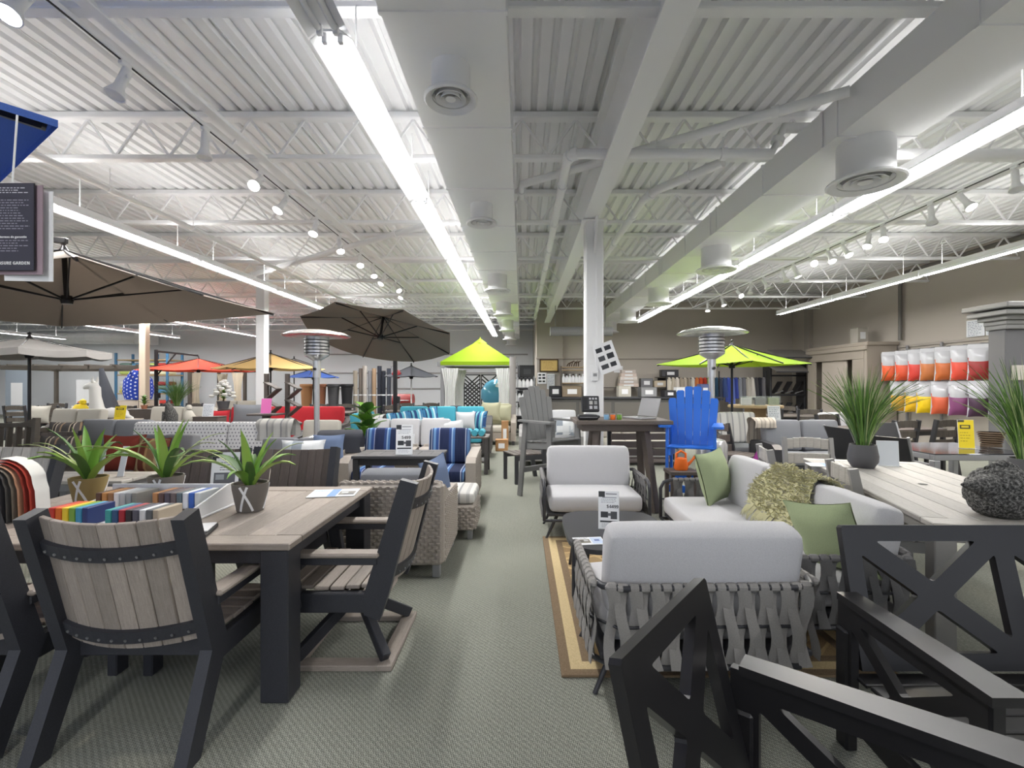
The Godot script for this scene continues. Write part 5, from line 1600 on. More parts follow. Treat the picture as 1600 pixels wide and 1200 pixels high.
	drape("peach and grey striped blanket on the dotted sofa's right end", 0.5, 0.2, 0.25, M.greystripe, -3.55, 0.91, 7.0)
	lounge("grey_loveseat", "grey loveseat holding the rust pillow", 1.05, 2, -4.35, 6.05, PI, M.metal_dark, M.cloth_mid, M.cloth_mid, {"top": 0.86, "hb": 0.6})
	throw_pillow("rust red pillow on the grey loveseat", 0.46, 0.42, 0.14, M.cloth_rust, -4.569, 0.68, 5.5, 0.1, -0.2)
	throw_pillow("tan striped pillow on the grey loveseat", 0.44, 0.42, 0.14, M.tanstripe, -4.169, 0.66, 5.42, -0.2, -0.2)
	plank_table("pale_bench", "pale grey low table in front of the grey loveseat", -4.75, -3.75, 4.5, 5.0, 0.56, M.wood_white, M.metal_grey, 0, 0.07)
	stand_card("acrylic_card", "blank white card on the pale low table", 0.2, 0.24, mat("pale_card", C(214, 218, 224), 0.4), -4.192, 0.56, 4.7, 0.1)
	stand_card("acrylic_card", "narrow tilted white card right of the blank one", 0.06, 0.3, mat("pale_card", C(214, 218, 224), 0.4), -3.942, 0.56, 4.75, 0.1, -0.3)
	var tc := thing("slat_back_chair", "tall taupe chair with vertical slats at the left edge", "chair", -5.3, 0, 4.9, PI)
	for s: float in [-1, 1]:
		part(tc, "post", B.new().bar(V(s * 0.27, 0, 0), V(s * 0.27, 1.12, 0.08), 0.04, 0.06), M.wood_taupe)
		part(tc, "front_leg", B.new().box(V(s * 0.27, 0.3, -0.48), V(0.05, 0.6, 0.06), 0.005), M.wood_taupe)
		part(tc, "armrest", B.new().box(V(s * 0.27, 0.62, -0.22), V(0.08, 0.03, 0.56), 0.006), M.wood_taupe)
	for k in 5:
		part(tc, "back_slat", B.new().bar(V(-0.19 + k * 0.095, 0.42, 0.03), V(-0.19 + k * 0.095, 1.03, 0.073), 0.02, 0.062), M.wood_taupe)
		board(tc, "seat_slat", 0.54, 0.02, 0.085, M.wood_taupe, xf(0, 0.42, -0.04 - k * 0.098))
	part(tc, "top_rail", B.new().ext([[-0.27, 0], [0.27, 0], [0.27, 0.1], [0.12, 0.045], [-0.12, 0.045], [-0.27, 0.1]], 0.03), M.wood_taupe, xf(0, 1.02, 0.078))
	lounge("charcoal_sofa", "charcoal grey cushioned sofa left of the dotted sofa", 1.5, 2, -6.708, 8.2, PI - 0.1, M.wood_taupe, M.cloth_mid, M.cloth_mid, {"top": 0.88})
	throw_pillow("brown and cream striped pillow on the charcoal sofa's left end", 0.5, 0.36, 0.16, M.brownstripe, -7.185, 0.7, 7.55, 0.1, -0.2)
	slat_chair("black framed chair holding a striped pillow, far left", -6.398, 6.6, PI + 0.3, M.wood_dusk, M.metal_black, 3, 0.8, "patio_chair", "dark patio chairs")
	throw_pillow("brown and cream striped pillow on the black framed chair", 0.5, 0.34, 0.16, M.brownstripe, -6.107, 0.62, 6.35, 0.2, -0.2)
	lounge("cream_sofa", "cream cushioned sofa behind the taupe slat chair", 1.4, 2, -8.724, 9.7, PI - 0.15, M.wood_taupe, M.cloth_cream, M.cloth_cream, {"top": 0.98, "hb": 0.8})
	for k in 2:
		slat_chair(["left", "right"][k] + " cream backed lounge chair behind the cream sofa", -11.293 + k * 0.95, 11.4, PI, M.wood_taupe, M.wood_taupe, 1, 0.9, "cream_chair", "cream chairs")
		throw_pillow(["left", "right"][k] + " square cream cushion on the chairs behind the cream sofa", 0.5, 0.42, 0.14, M.cloth_cream, -11.293 + k * 0.95, 0.76, 11.25, 0, -0.15)
	lounge("red_sofa", "bright red cushioned sofa in the middle distance", 2.7, 4, -5.107, 10.7, PI, M.wicker_dark, M.cloth_red, M.cloth_red, {"top": 0.98, "hb": 0.75})
	throw_pillow("large flat grey cushion standing on the red sofa", 0.75, 0.5, 0.16, M.cloth_mid, -5.747, 0.8, 10.15, 0, -0.15)
	throw_pillow("red pillow left of the grey cushion", 0.46, 0.36, 0.15, M.cloth_red, -6.387, 0.74, 10.1, 0.2, -0.15)
	# zigzag stands
	for k in 2:
		var z := thing("zigzag_stand", ["left", "right"][k] + " black zigzag display stand by the red sofa", "stand", -4.621 + k * 0.28, 0, 8.7 + 0.2 * k, 0, "zigzag display stands")
		part(z, "post", B.new().box(V(0, 0.83, 0), V(0.07, 1.66, 0.07), 0.006), M.wood_dusk)
		part(z, "base", B.new().box(V(0, 0.02, 0), V(0.4, 0.04, 0.35), 0.006), M.wood_dusk)
		for j in 3:
			part(z, "tray", B.new().bar(V(0.02, 1.5 - j * 0.32, 0.06), V(0.26, 1.38 - j * 0.32, 0.06), 0.2, 0.02), M.wood_dusk)
			part(z, "tray_back", B.new().bar(V(0.26, 1.38 - j * 0.32, 0.06), V(0.05, 1.2 - j * 0.32, 0.06), 0.2, 0.02), M.wood_dusk)
	stand_card("pink_card", "bright pink card under the zigzag stands", 0.18, 0.26, mat("pink", C(236, 120, 190), 0.6), -4.416, 0.961, 8.3)
	var sd := thing("card_table", "small dark table under the pink card", "table", -4.416, 0, 8.3)
	part(sd, "top", B.new().box(V(0, 0.961 - 0.016, 0), V(0.5, 0.03, 0.34), 0.005), M.wood_dusk)
	part(sd, "pedestal", B.new().box(V(0, (0.961 - 0.03) / 2, 0), V(0.1, 0.961 - 0.03, 0.1), 0.005), M.wood_dusk)

func middle_right() -> void:
	# bar table by the column
	var bt := thing("bar_table", "tall weathered bar table with slanted legs by the column", "table", 1.17, 0, 5.78)
	for k in 5:
		board(bt, "plank", 1.1, 0.045, 0.138, shade3(M.wood_bar, k), xf(0, 1.03, -0.29 + k * 0.142))
	part(bt, "apron", B.new().box(V(0, 0.965, 0), V(0.95, 0.08, 0.5), 0.006), M.wood_bar)
	for sx: float in [-1, 1]:
		for sz: float in [-1, 1]:
			part(bt, "leg", B.new().bar(V(sx * 0.28, 0.96, sz * 0.12), V(sx * 0.36, 0.0, sz * 0.3), 0.08, 0.08), M.wood_bar)
		part(bt, "stretcher", B.new().bar(V(sx * 0.34, 0.3, -0.22), V(sx * 0.34, 0.3, 0.22), 0.05, 0.06), M.wood_bar)
	var ty := 1.053
	var lp := thing("laptop", "open silver laptop seen from the side on the bar table", "laptop", 1.42, ty, 5.8, -1.1)
	part(lp, "keyboard_base", B.new().box(V(0, 0.01, 0), V(0.34, 0.018, 0.24), 0.004), M.metal_grey)
	part(lp, "screen_lid", B.new().box(V(0, 0.12, 0), V(0.34, 0.23, 0.01), 0.003), M.metal_grey, xf(0, 0.02, -0.12, 0, -0.3))
	var tp := thing("desk_phone", "black desk phone with keypad in front of the column", "phone", 0.857, ty, 5.95, 0.1)
	part(tp, "body", B.new().box(V(0, 0.14, 0), V(0.22, 0.2, 0.05), 0.01), M.black_plastic, xf(0, 0.03, 0, 0, -0.2))
	part(tp, "keypad", B.new().card(0.2, 0.18, 0.027), cardmat("keypad", "keypad"), xf(0, 0.17, 0.0, 0, -0.2))
	part(tp, "foot", B.new().box(V(0, 0.015, 0), V(0.2, 0.03, 0.14), 0.008), M.black_plastic)
	var bag := thing("black_pouch", "flat black pouch on the left end of the bar table", "bag", 0.769, ty, 5.58)
	part(bag, "pouch", B.new().cushion(V(0.24, 0.06, 0.16), 0.028, 0.2, 6), M.black_plastic, xf(0, 0.032, 0))
	part(bag, "zip", B.new().box(V(0, 0.035, 0.081), V(0.2, 0.006, 0.004)), M.metal_grey)
	for k in 3:
		var cp := thing("small_tin", ["pale blue", "orange", "green"][k] + " small tin on the bar table", "tin", 0.993 + k * 0.075, ty, 5.62, 0, "small tins on the bar table")
		part(cp, "can", B.new().lathe([[0, 0], [0.028, 0], [0.03, 0.005], [0.03, 0.055], [0.026, 0.06], [0, 0.06]], 14), [mat("tin_blue", C(130, 176, 210), 0.5), M.orange, M.leaf][k])
		part(cp, "lid", B.new().at(xf(0, 0.06)).lathe([[0.03, 0], [0.03, 0.008], [0, 0.009]], 14), M.metal_grey)
	var th := thing("thermostat", "small white thermostat on the white column", "thermostat", 0.98, 1.572, 6.42)
	part(th, "case", B.new().box(V(0, 0, 0), V(0.09, 0.13, 0.03), 0.006), M.white_plastic)
	part(th, "screen_face", B.new().card(0.05, 0.04, 0.017), M.metal_grey, xf(0, 0.02, 0))
	var ps := flat_card("photo_sheet", "large tilted sheet of product photos beside the column", 0.28, 0.4, cardmat("photosheet", "photosheet"), Transform3D(Basis.from_euler(Vector3(0, 0, 0.35)), V(1.134, 1.823, -6.4)), M.white_plastic)
	ps.set_meta("category", "sign")
	adirondack("grey fan back counter chair left of the bar table", M.grey_poly, 0.27, 6.35, -2.45, "fan back counter chairs")
	adirondack("bright blue fan back counter chair right of the bar table", M.blue_poly, 2.037, 5.72, 2.75, "fan back counter chairs")
	heater("steel patio heater in front of the lime green umbrella", 2.554, 6.45)
	var bn := thing("dark_bench", "dark slatted bench back behind the bar table", "bench", 1.68, 0, 6.75, PI)
	for k in 5:
		board(bn, "back_slat", 0.85, 0.09, 0.022, M.wood_dusk, xf(0, 0.4 + k * 0.11, 0))
	for s: float in [-1, 1]:
		part(bn, "post", B.new().box(V(s * 0.44, 0.45, 0.03), V(0.06, 0.9, 0.06), 0.005), M.metal_black)
		part(bn, "front_leg", B.new().box(V(s * 0.44, 0.2, -0.22), V(0.06, 0.4, 0.06), 0.005), M.metal_black)
	for k in 3:
		board(bn, "seat_slat", 0.85, 0.025, 0.085, M.wood_dusk, xf(0, 0.41, -0.04 - k * 0.09))
	slat_chair("dark slatted chair left of the grey counter chair, by the aisle", 0.224, 7.4, PI / 2 + 0.4, M.wood_dusk, M.metal_dark, 3, 0.95, "patio_chair", "dark patio chairs")
	lounge("white_sofa", "white cushioned sofa beside the aisle, left of the counter", 1.2, 2, 0.551, 9.3, PI, mat("frame_ash", C(150, 148, 146), 0.6), M.cloth_white, M.cloth_white, {"top": 0.98})
	throw_pillow("patterned white pillow on the white aisle sofa", 0.42, 0.34, 0.14, M.checks, 0.745, 0.7, 8.75, 0, -0.2)
	lounge("cream_settee", "cream settee behind the bar table", 1.6, 3, 2.121, 9.4, PI, mat("frame_ash", C(150, 148, 146), 0.6), M.cloth_cream, M.cloth_cream, {"top": 0.8})
	var wc := thing("watering_can", "small orange watering can below the blue chair", "watering can", 1.693, 0.56, 5.1)
	part(wc, "body", B.new().lathe([[0, 0], [0.065, 0], [0.075, 0.02], [0.06, 0.12], [0.03, 0.13], [0, 0.13]], 16), M.orange)
	part(wc, "handle", B.new().tube([V(0.05, 0.1, 0), V(0.05, 0.17, 0), V(0, 0.2, 0), V(-0.05, 0.17, 0), V(-0.05, 0.1, 0)], 0.012, 8), M.orange)
	part(wc, "spout", B.new().tube([V(0.06, 0.04, 0), V(0.12, 0.1, 0), V(0.15, 0.14, 0)], [0.018, 0.012, 0.016], 8), M.orange)
	var stl := thing("dark_stool", "dark square stool carrying the orange watering can", "stool", 1.693, 0, 5.1)
	part(stl, "top", B.new().box(V(0, 0.54, 0), V(0.3, 0.04, 0.26), 0.006), M.wood_dusk)
	for sx: float in [-1, 1]:
		for sz: float in [-1, 1]:
			part(stl, "leg", B.new().box(V(sx * 0.12, 0.26, sz * 0.1), V(0.04, 0.52, 0.04), 0.004), M.wood_dusk)
	slat_chair("dark slatted armchair right of the steel heater", 3.120, 7.3, PI + 0.7, M.wood_dusk, M.metal_dark, 3, 0.85, "patio_chair", "dark patio chairs")
	lounge("grey_sofa", "grey rounded sofa with a striped throw, behind the long pale table", 1.4, 2, 4.28, 7.6, PI, M.metal_dark, M.cloth_mid, M.cloth_mid, {"top": 0.92, "hb": 0.6})
	drape("cream and brown striped throw over the grey sofa's left cushion", 0.34, 0.36, 0.1, mat("throwstripe", C(236, 226, 214), 0.95, 0.0, "greystripe", 8, 1), 3.705, 0.9, 7.4)
	lounge("striped_armchair", "grey armchair with folded blankets left of the round wooden table", 0.9, 1, 3.752, 8.6, PI, M.metal_dark, M.cloth_mid, M.greystripe, {"top": 0.98})
	var rt := thing("round_table", "round light wood table with acrylic brochure boxes", "table", 4.672, 0, 9.6)
	part(rt, "top", B.new().lathe([[0, 1.0], [0.5, 1.0], [0.51, 1.02], [0.5, 1.05], [0, 1.05]], 28), M.wood_tan)
	part(rt, "pedestal", B.new().box(V(0, 0.5, 0), V(0.3, 1.0, 0.3), 0.01), M.wood_tan)
	part(rt, "foot", B.new().box(V(0, 0.03, 0), V(0.6, 0.06, 0.6), 0.01), M.wood_tan)
	for k in 3:
		var ab := thing("acrylic_box", ["left", "middle", "right"][k] + " clear acrylic brochure box on the round table", "box", 4.672 - 0.25 + k * 0.27, 1.05, 9.45, 0, "acrylic brochure boxes")
		part(ab, "walls", B.new().box(V(0, 0.09, 0.05), V(0.22, 0.18, 0.006)).box(V(0, 0.09, -0.05), V(0.22, 0.18, 0.006)).box(V(0, 0.003, 0), V(0.22, 0.006, 0.1)), M.glass_clear)
		part(ab, "leaflets", B.new().box(V(0, 0.08, 0), V(0.19, 0.14, 0.05), 0.003), [M.white_plastic, M.cloth_mid, M.cloth_sage][k])
	# dark dining set on the right
	var gt := thing("glass_table", "grey framed dining table with dark glass top, yellow card on it", "table", 4.85, 0, 5.5)
	part(gt, "glass_top", B.new().box(V(0, 0.735, 0), V(1.1, 0.012, 1.0), 0.004), mat("dark_glass", C(48, 50, 54), 0.08, 0.2))
	for s: float in [-1, 1]:
		part(gt, "frame_rail", B.new().box(V(0, 0.7, s * 0.47), V(1.1, 0.06, 0.06), 0.006), M.metal_grey)
		part(gt, "frame_rail", B.new().box(V(s * 0.52, 0.7, 0), V(0.06, 0.06, 0.88), 0.006), M.metal_grey)
		for z: float in [-1, 1]:
			part(gt, "leg", B.new().box(V(s * 0.52, 0.335, z * 0.47), V(0.07, 0.67, 0.07), 0.006), M.metal_grey)
	for q: Array in [[3.95, 5.15, -PI / 2 + 0.5, "black sling chair turned toward the pale table"], [4.2, 6.1, -PI / 2, "black sling chair at the back left of the glass table"], [5.05, 6.6, PI, "black sling chair across the glass table"]]:
		var s := thing("sling_chair", q[3], "chair", q[0], 0, q[1], q[2], "black sling chairs")
		part(s, "sling_back", B.new().bar(V(0, 0.42, 0.02), V(0, 0.92, 0.2), 0.48, 0.012, 0.003, Vector3.BACK), M.black_plastic)
		part(s, "sling_seat", B.new().box(V(0, 0.43, -0.22), V(0.48, 0.012, 0.46), 0.003), M.black_plastic)
		for g: float in [-1, 1]:
			part(s, "side_frame", B.new().tube([V(g * 0.25, 0, -0.46), V(g * 0.25, 0.43, -0.44), V(g * 0.25, 0.43, 0.0), V(g * 0.25, 0.93, 0.2)], 0.014, 6), M.metal_grey)
			part(s, "rear_leg", B.new().tube([V(g * 0.25, 0.43, 0.0), V(g * 0.25, 0, 0.14)], 0.014, 6), M.metal_grey)
	stand_card("yellow_card", "tall yellow price card on the glass table", 0.16, 0.32, cardmat("yellowcard", "yellowcard"), 5.047, 0.742, 5.45, -0.2, -0.08)
	var bs := thing("wire_basket", "small twig basket on the glass table", "basket", 5.478, 0.742, 5.6)
	for k in 6:
		part(bs, "hoop", B.new().at(xf(0, 0.02 + k * 0.026)).lathe([[0.09 + k * 0.006, 0], [0.098 + k * 0.006, 0.008], [0.09 + k * 0.006, 0.016]], 16), M.soil)
	part(bs, "floor_disc", B.new().lathe([[0, 0], [0.095, 0], [0.095, 0.015], [0, 0.016]], 16), M.soil)
	umbrella("lime green market umbrella behind the right heater", 3.900, 8.9, 4, 1.36, 1.84, 2.2, M.canopy_lime, 0.2, "mid")
	# mantel display at the right edge
	var mt := thing("mantel_display", "dark grey fireplace column with stepped crown at the right edge", "display", 6.98, 0, 6.5)
	part(mt, "shaft", B.new().box(V(0, 1.1, 0), V(1.1, 2.2, 0.24), 0.01), mat("mantel_grey", C(104, 104, 106), 0.6))
	for k in 4:
		part(mt, "crown_step", B.new().box(V(0, 2.23 + k * 0.06, 0.02), V(1.16 + k * k * 0.03, 0.062, 0.3 + k * k * 0.03), 0.01), mat("mantel_light", C(140, 139, 138), 0.55))
	part(mt, "top_slab", B.new().box(V(0, 2.5, 0.02), V(1.5, 0.07, 0.66), 0.012), mat("mantel_light", C(140, 139, 138), 0.55))
	part(mt, "hanging_plaque", B.new().box(V(-0.35, 1.62, 0.132), V(0.26, 0.2, 0.02), 0.006), M.cloth_cream)

func far_left() -> void:
	var m: Material = M.wood_taupe
	pergola("taupe_pergola", "taupe pergola frame in front of the white left wall", -15.527, 17.5, 5.2, 2.4, 1.98, m, null, null)
	pergola("curtained_gazebo", "taupe gazebo with cream curtains behind the white flowers", -12.033, 19.9, 2.1, 1.7, 1.98, m, null, M.curtain_cream)
	pergola("lime_gazebo", "grey gazebo with lime green roof and white curtains", -1.251, 14.5, 1.95, 1.9, 1.98, M.metal_grey, M.canopy_lime, M.curtain)
	umbrella("red umbrella over the far left furniture", -10.773, 16.0, 8, 1.7, 1.92, 2.32, M.canopy_red, 0.2, "side", Vector3.ZERO, 0.0, -0.95, 0.6)
	umbrella("sandy yellow umbrella right of the red one", -7.110, 13.6, 8, 1.45, 1.9, 2.34, M.canopy_yellow, 0.3, "mid")
	umbrella("small blue umbrella behind the left heater", -7.548, 17.4, 6, 0.95, 1.72, 2.02, M.canopy_blue, 0.3, "mid")
	umbrella("charcoal umbrella with white pole near the back wall", -3.540, 15.4, 6, 0.95, 1.72, 2.05, M.canopy_char, 0.3, "white")
	umbrella("grey umbrella half hidden behind the left heater", -9.196, 19.4, 8, 1.0, 2.2, 2.5, mat("canopy_ash", C(176, 172, 168), 0.9), 0.1, "mid")
	umbrella("folded edge of a grey umbrella at the left edge", -7.793, 7.6, 8, 1.0, 2.0, 2.2, mat("canopy_ash", C(176, 172, 168), 0.9), 0.1, "mid", Vector3.ZERO, 0.1)
	statue_llama(-8.893, 10.05)
	var wf := thing("wolf_statue", "small grey white sitting dog statue on a dark table", "statue", -6.906, 0.731, 9.4)
	part(wf, "body", B.new().tube([V(0.06, 0, 0), V(0.05, 0.12, 0), V(0.02, 0.22, 0), V(-0.01, 0.3, 0), V(-0.03, 0.34, 0), V(-0.1, 0.33, 0.0)], [0.1, 0.11, 0.09, 0.06, 0.06, 0.02], 12), M.stone)
	for s: float in [-1, 1]:
		part(wf, "ear", B.new().tube([V(-0.01, 0.38, s * 0.035), V(0.0, 0.43, s * 0.04)], [0.02, 0.003], 6), M.stone)
		part(wf, "front_leg", B.new().tube([V(-0.06, 0.2, s * 0.05), V(-0.08, 0.0, s * 0.05)], [0.03, 0.025], 7), M.stone)
	plank_table("display_table", "dark display table under the dog statue", -7.395, -6.392, 9.1, 9.8, 0.731, M.wood_dusk, M.metal_dark, 0, 0.06)
	var fg := thing("stone_figure", "small cream stone figure on the dark display table", "statue", -6.580, 0.731, 9.5)
	part(fg, "torso", B.new().lathe([[0, 0], [0.1, 0], [0.11, 0.1], [0.06, 0.2], [0.03, 0.22]], 12), M.cloth_cream)
	part(fg, "head", B.new().at(xf(0, 0.27)).lathe([[0, -0.06], [0.05, -0.03], [0.055, 0.02], [0.03, 0.055], [0, 0.06]], 12), M.cloth_cream)
	stand_card("yellow_card", "yellow price card beside the llama statue", 0.22, 0.28, cardmat("yellowcard", "yellowcard"), -7.691, 0.783, 9.2)
	boxed("display_crate", "tan crate under the yellow price card", "crate", 0.5, 0.783, 0.4, mat("crate_tan", C(200, 186, 172), 0.8), -7.691, 0, 9.25)
	stand_card("acrylic_card", "white card on the dark table right of the dog statue", 0.22, 0.26, cardmat("sheet", "sheet"), -6.204, 0.818, 9.5)
	boxed("display_crate", "dark crate under the white card by the red sofa", "crate", 0.5, 0.818, 0.3, M.wood_dusk, -6.204, 0, 9.55)
	var dk := thing("yellow_duck", "bright yellow bird figure behind the cream sofa", "figure", -9.738, 0.834, 10.6)
	part(dk, "body", B.new().at(xf(0, 0.1)).lathe([[0, -0.1], [0.09, -0.07], [0.12, 0.0], [0.08, 0.08], [0, 0.1]], 12, 1.3), M.yellow)
	part(dk, "head", B.new().at(xf(0.05, 0.24)).lathe([[0, -0.07], [0.06, -0.03], [0.06, 0.03], [0, 0.07]], 12), M.yellow)
	part(dk, "beak", B.new().tube([V(-0.0, 0.24, 0), V(-0.08, 0.23, 0)], [0.03, 0.005], 7), M.orange)
	boxed("display_crate", "pale crate under the yellow bird figure", "crate", 1.0, 0.834, 0.35, M.cloth_cream, -9.681, 0, 10.7)
	leafy("flower_arrangement", "bouquet of white flowers behind the red sofa", -7.207, 0.857, 11.6, 0.72, 22, 0.1, M.leaf, M.pot_char, 31, M.stone_white)
	boxed("display_crate", "dark crate under the white flowers", "crate", 0.8, 0.857, 0.5, M.wood_dusk, -7.207, 0, 11.65)
	leafy("planter_greens", "low green planter on the dark table near the beige column", -8.885, 0.873, 11.3, 0.35, 16, 0.2, M.leaf, M.terracotta, 33)
	boxed("display_crate", "dark crate under the low green planter", "crate", 0.9, 0.873, 0.5, M.wood_dusk, -8.885, 0, 11.35)
	tall_grass("spiky grass plant behind the red umbrella mast", -8.688, 0.72, 12.1, 44, 0.75, M.pot_char)
	dark_set("behind the spiky grass", -9.944, 13.3, 0.0, 4)
	dark_set("beyond the zigzag stands", -5.292, 12.9, 0.1, 4)
	dark_set("near the charcoal umbrella", -3.080, 13.6, 0.0, 4)
	dark_set("in front of the white left wall", -13.087, 13.4, 0.2, 4)
	lounge("beige_sofa", "beige sofa behind the dark display table", 1.7, 2, -7.733, 11.2, PI, M.wood_taupe, M.cloth_cream, M.cloth_cream, {"top": 0.95})
	lounge("cushion_bench", "cream bench sofa under the curtained gazebo", 1.6, 2, -8.867, 15.2, PI, M.wood_taupe, M.cloth_cream, M.cloth_cream, {"top": 0.95})
	lounge("sage_sofa", "sofa with sage patterned pillows under the lime gazebo", 1.0, 1, -0.640, 12.3, PI, M.wicker_light, M.cloth_cream, M.cloth_olive, {"top": 0.98})
	throw_pillow("sage patterned pillow left on the gazebo sofa", 0.46, 0.46, 0.16, M.cloth_olive, -0.739, 0.8, 11.75, 0.1, -0.2)
	throw_pillow("sage patterned pillow right on the gazebo sofa", 0.4, 0.42, 0.16, M.cloth_olive, -0.441, 0.76, 11.8, -0.3, -0.2)
	boxed("cardboard_box", "brown cardboard box on the carpet by the aisle", "box", 0.27, 0.24, 0.25, M.cardboard, -0.438, 0, 10.6)
	boxed("cardboard_box", "tall brown cardboard box behind the low one", "box", 0.16, 0.6, 0.2, M.cardboard, -0.388, 0, 11.2)
	lounge("navy_slat_chair", "dark striped chair left of the lime gazebo", 0.6, 1, -1.733, 12.9, PI, M.metal_dark, M.navy, M.cloth_dark, {"top": 0.9})
	# wrapped hanging egg seat and lattice screens
	var eg := thing("wrapped_egg_seat", "egg shaped seat wrapped in glossy blue plastic", "chair", -0.849, 0, 15.9)
	part(eg, "shell", B.new().at(xf(0, 1.15)).lathe([[0, -0.5], [0.3, -0.42], [0.5, -0.15], [0.5, 0.1], [0.34, 0.36], [0.12, 0.47], [0, 0.48]], 24), mat("blue_wrap", C(96, 168, 200), 0.15))
	part(eg, "stand", B.new().lathe([[0, 0], [0.4, 0], [0.38, 0.04], [0.04, 0.08], [0.04, 0.66]], 18), M.metal_dark)
	part(eg, "gather", B.new().at(xf(0.1, 1.42, 0.36, 0, 0.5)).lathe([[0.12, 0], [0.07, 0.06], [0.03, 0.1], [0, 0.1]], 10), M.white_plastic)
	for k in 3:
		var sc := thing("lattice_screen", ["left", "middle", "right"][k] + " black patterned privacy screen by the back wall", "screen", -1.896 + k * 0.66, 0, 18.4, 0, "black lattice screens")
		part(sc, "frame", B.new().box(V(-0.3, 0.92, 0), V(0.04, 1.84, 0.04)).box(V(0.3, 0.92, 0), V(0.04, 1.84, 0.04)).box(V(0, 1.82, 0), V(0.64, 0.04, 0.04)).box(V(0, 0.06, 0), V(0.64, 0.04, 0.04)), M.metal_black)
		for i in 9:
			for g: float in [-1, 1]:
				part(sc, "lattice_bar", B.new().bar(V(-0.28 * g, 0.1 + i * 0.15, 0.005 * g), V(0.28 * g, 0.6 + i * 0.15, 0.005 * g), 0.02, 0.05, 0), M.metal_black)
	# pallet rack, cushions, planters and rug rolls at the back
	var rk := thing("pallet_rack", "blue and black storage rack by the left back wall", "shelf", -16.267, 0, 21.0)
	for sx: float in [-1, 0, 1]:
		for sz: float in [-1, 1]:
			part(rk, "upright", B.new().box(V(sx * 1.1, 1.4, sz * 0.45), V(0.08, 2.8, 0.08), 0.006), mat("rack_blue", C(70, 120, 160), 0.5))
	for y: float in [0.25, 1.05, 1.85, 2.5]:
		part(rk, "shelf_board", B.new().box(V(0, y, 0), V(2.3, 0.05, 0.9), 0.006), M.wood_tan)
	var cc := [C(196, 214, 120), C(226, 224, 190), C(120, 150, 140), C(206, 70, 60), C(236, 222, 120), C(90, 150, 190), C(236, 236, 230), C(150, 60, 60)]
	var cnm := ["lime", "cream", "teal grey", "red", "yellow", "blue", "white", "maroon"]
	for r in 3:
		for c in 4:
			for j in 3:
				var q := (r * 4 + c * 3 + j * 5) % 8
				one("folded_cushion", cnm[q] + " folded cushion, " + ["bottom", "middle", "top"][j] + " of the " + ["first", "second", "third", "fourth"][c] + " pile on the rack's " + ["lower", "middle", "upper"][r] + " shelf", "cushion", B.new().cushion(V(0.46, 0.16, 0.6), 0.06, 0.1, 4), mat("fold%d" % q, cc[q], 0.9), xf(-16.267 - 0.8 + c * 0.54, [0.36, 1.16, 1.96][r] + j * 0.165, -20.9), "folded cushions on the rack")
	one("bean_bag", "blue bean bag with white dots beside the rack", "bean bag", B.new().lathe([[0, 0], [0.38, 0.03], [0.45, 0.3], [0.42, 0.7], [0.2, 1.05], [0, 1.1]], 16), M.bluedots, xf(-13.668 + 0.1, 0.9, -17.0), "")
	boxed("display_crate", "low tan plinth under the blue dotted bean bag", "crate", 0.9, 0.89, 0.8, mat("crate_tan", C(200, 186, 172), 0.8), -13.668 + 0.1, 0, 17.0)
	one("folded_umbrella", "closed black umbrella leaning by the llama statue", "umbrella", B.new().tube([V(0, 0.0, 0), V(-0.2, 0.9, 0), V(-0.42, 1.9, 0)], [0.32, 0.2, 0.05], 10), M.canopy_char, xf(-11.145, 0, -13.2))
	var wp := boxed("room_divider", "tall grey blue display panel at the far left", "panel", 1.0, 2.1, 0.08, mat("panel_blue", C(150, 160, 172), 0.6), -21.413, 0, 20.4)
	for k in 2:
		var ar := flat_card("arched_board", ["left", "right"][k] + " white arched board against the left wall", 0.6, 1.1, M.white_plastic, xf(-18.720 + k * 0.7, 1.1, -20.5), M.white_plastic)
		ar.set_meta("category", "board")
		part(ar, "easel", B.new().box(V(0, -0.83, -0.05), V(0.5, 0.56, 0.06), 0.01), M.wood_taupe)
	for k in 4:
		var rp := thing("planter", ["tan", "brown", "charcoal", "black"][k] + " round planter standing by the rug rolls", "planter", -8.328 + [0.0, 0.52, 1.04, 1.56][k], 0.0, 18.6, 0, "round planters")
		part(rp, "vessel", B.new().lathe([[0, 0], [0.15, 0], [0.22, 1.4], [0.235, 1.45], [0.2, 1.45], [0.14, 0.2], [0, 0.2]], 18), [mat("planter_tan", C(190, 140, 96), 0.7), M.terracotta, M.pot_char, M.black_plastic][k])
		part(rp, "rim_band", B.new().lathe([[0.22, 1.36], [0.25, 1.38], [0.25, 1.46], [0.2, 1.47]], 18), [mat("planter_tan", C(190, 140, 96), 0.7), M.terracotta, M.pot_char, M.black_plastic][k])
	var rcs := [C(196, 184, 168), C(150, 140, 132), C(212, 204, 196), C(170, 172, 178), C(190, 160, 130), C(60, 64, 76), C(44, 48, 60), C(80, 84, 96), C(150, 150, 156)]
	for k in 9:
		var rr := thing("rug_roll", ["cream", "taupe", "ivory", "silver", "tan", "navy black", "black", "slate", "grey"][k] + " rolled rug standing upright near the back wall", "rug", -6.720 + k * 0.19, 0, 19.4 + 0.1 * (k % 2), 0, "standing rug rolls")
		part(rr, "roll", B.new().tube([V(0, 0, 0), V(0, 2.0 + 0.1 * (k % 3), 0)], 0.085, 12), mat("rugroll%d" % k, rcs[k], 0.95, 0.0, "fabric", 6, 6))
		part(rr, "core", B.new().tube([V(0, 1.98, 0), V(0, 2.005 + 0.1 * (k % 3), 0)], 0.04, 10), M.cardboard)
		part(rr, "wrap_band", B.new().tube([V(0, 1.0, 0), V(0, 1.05, 0)], 0.088, 12), M.white_plastic)
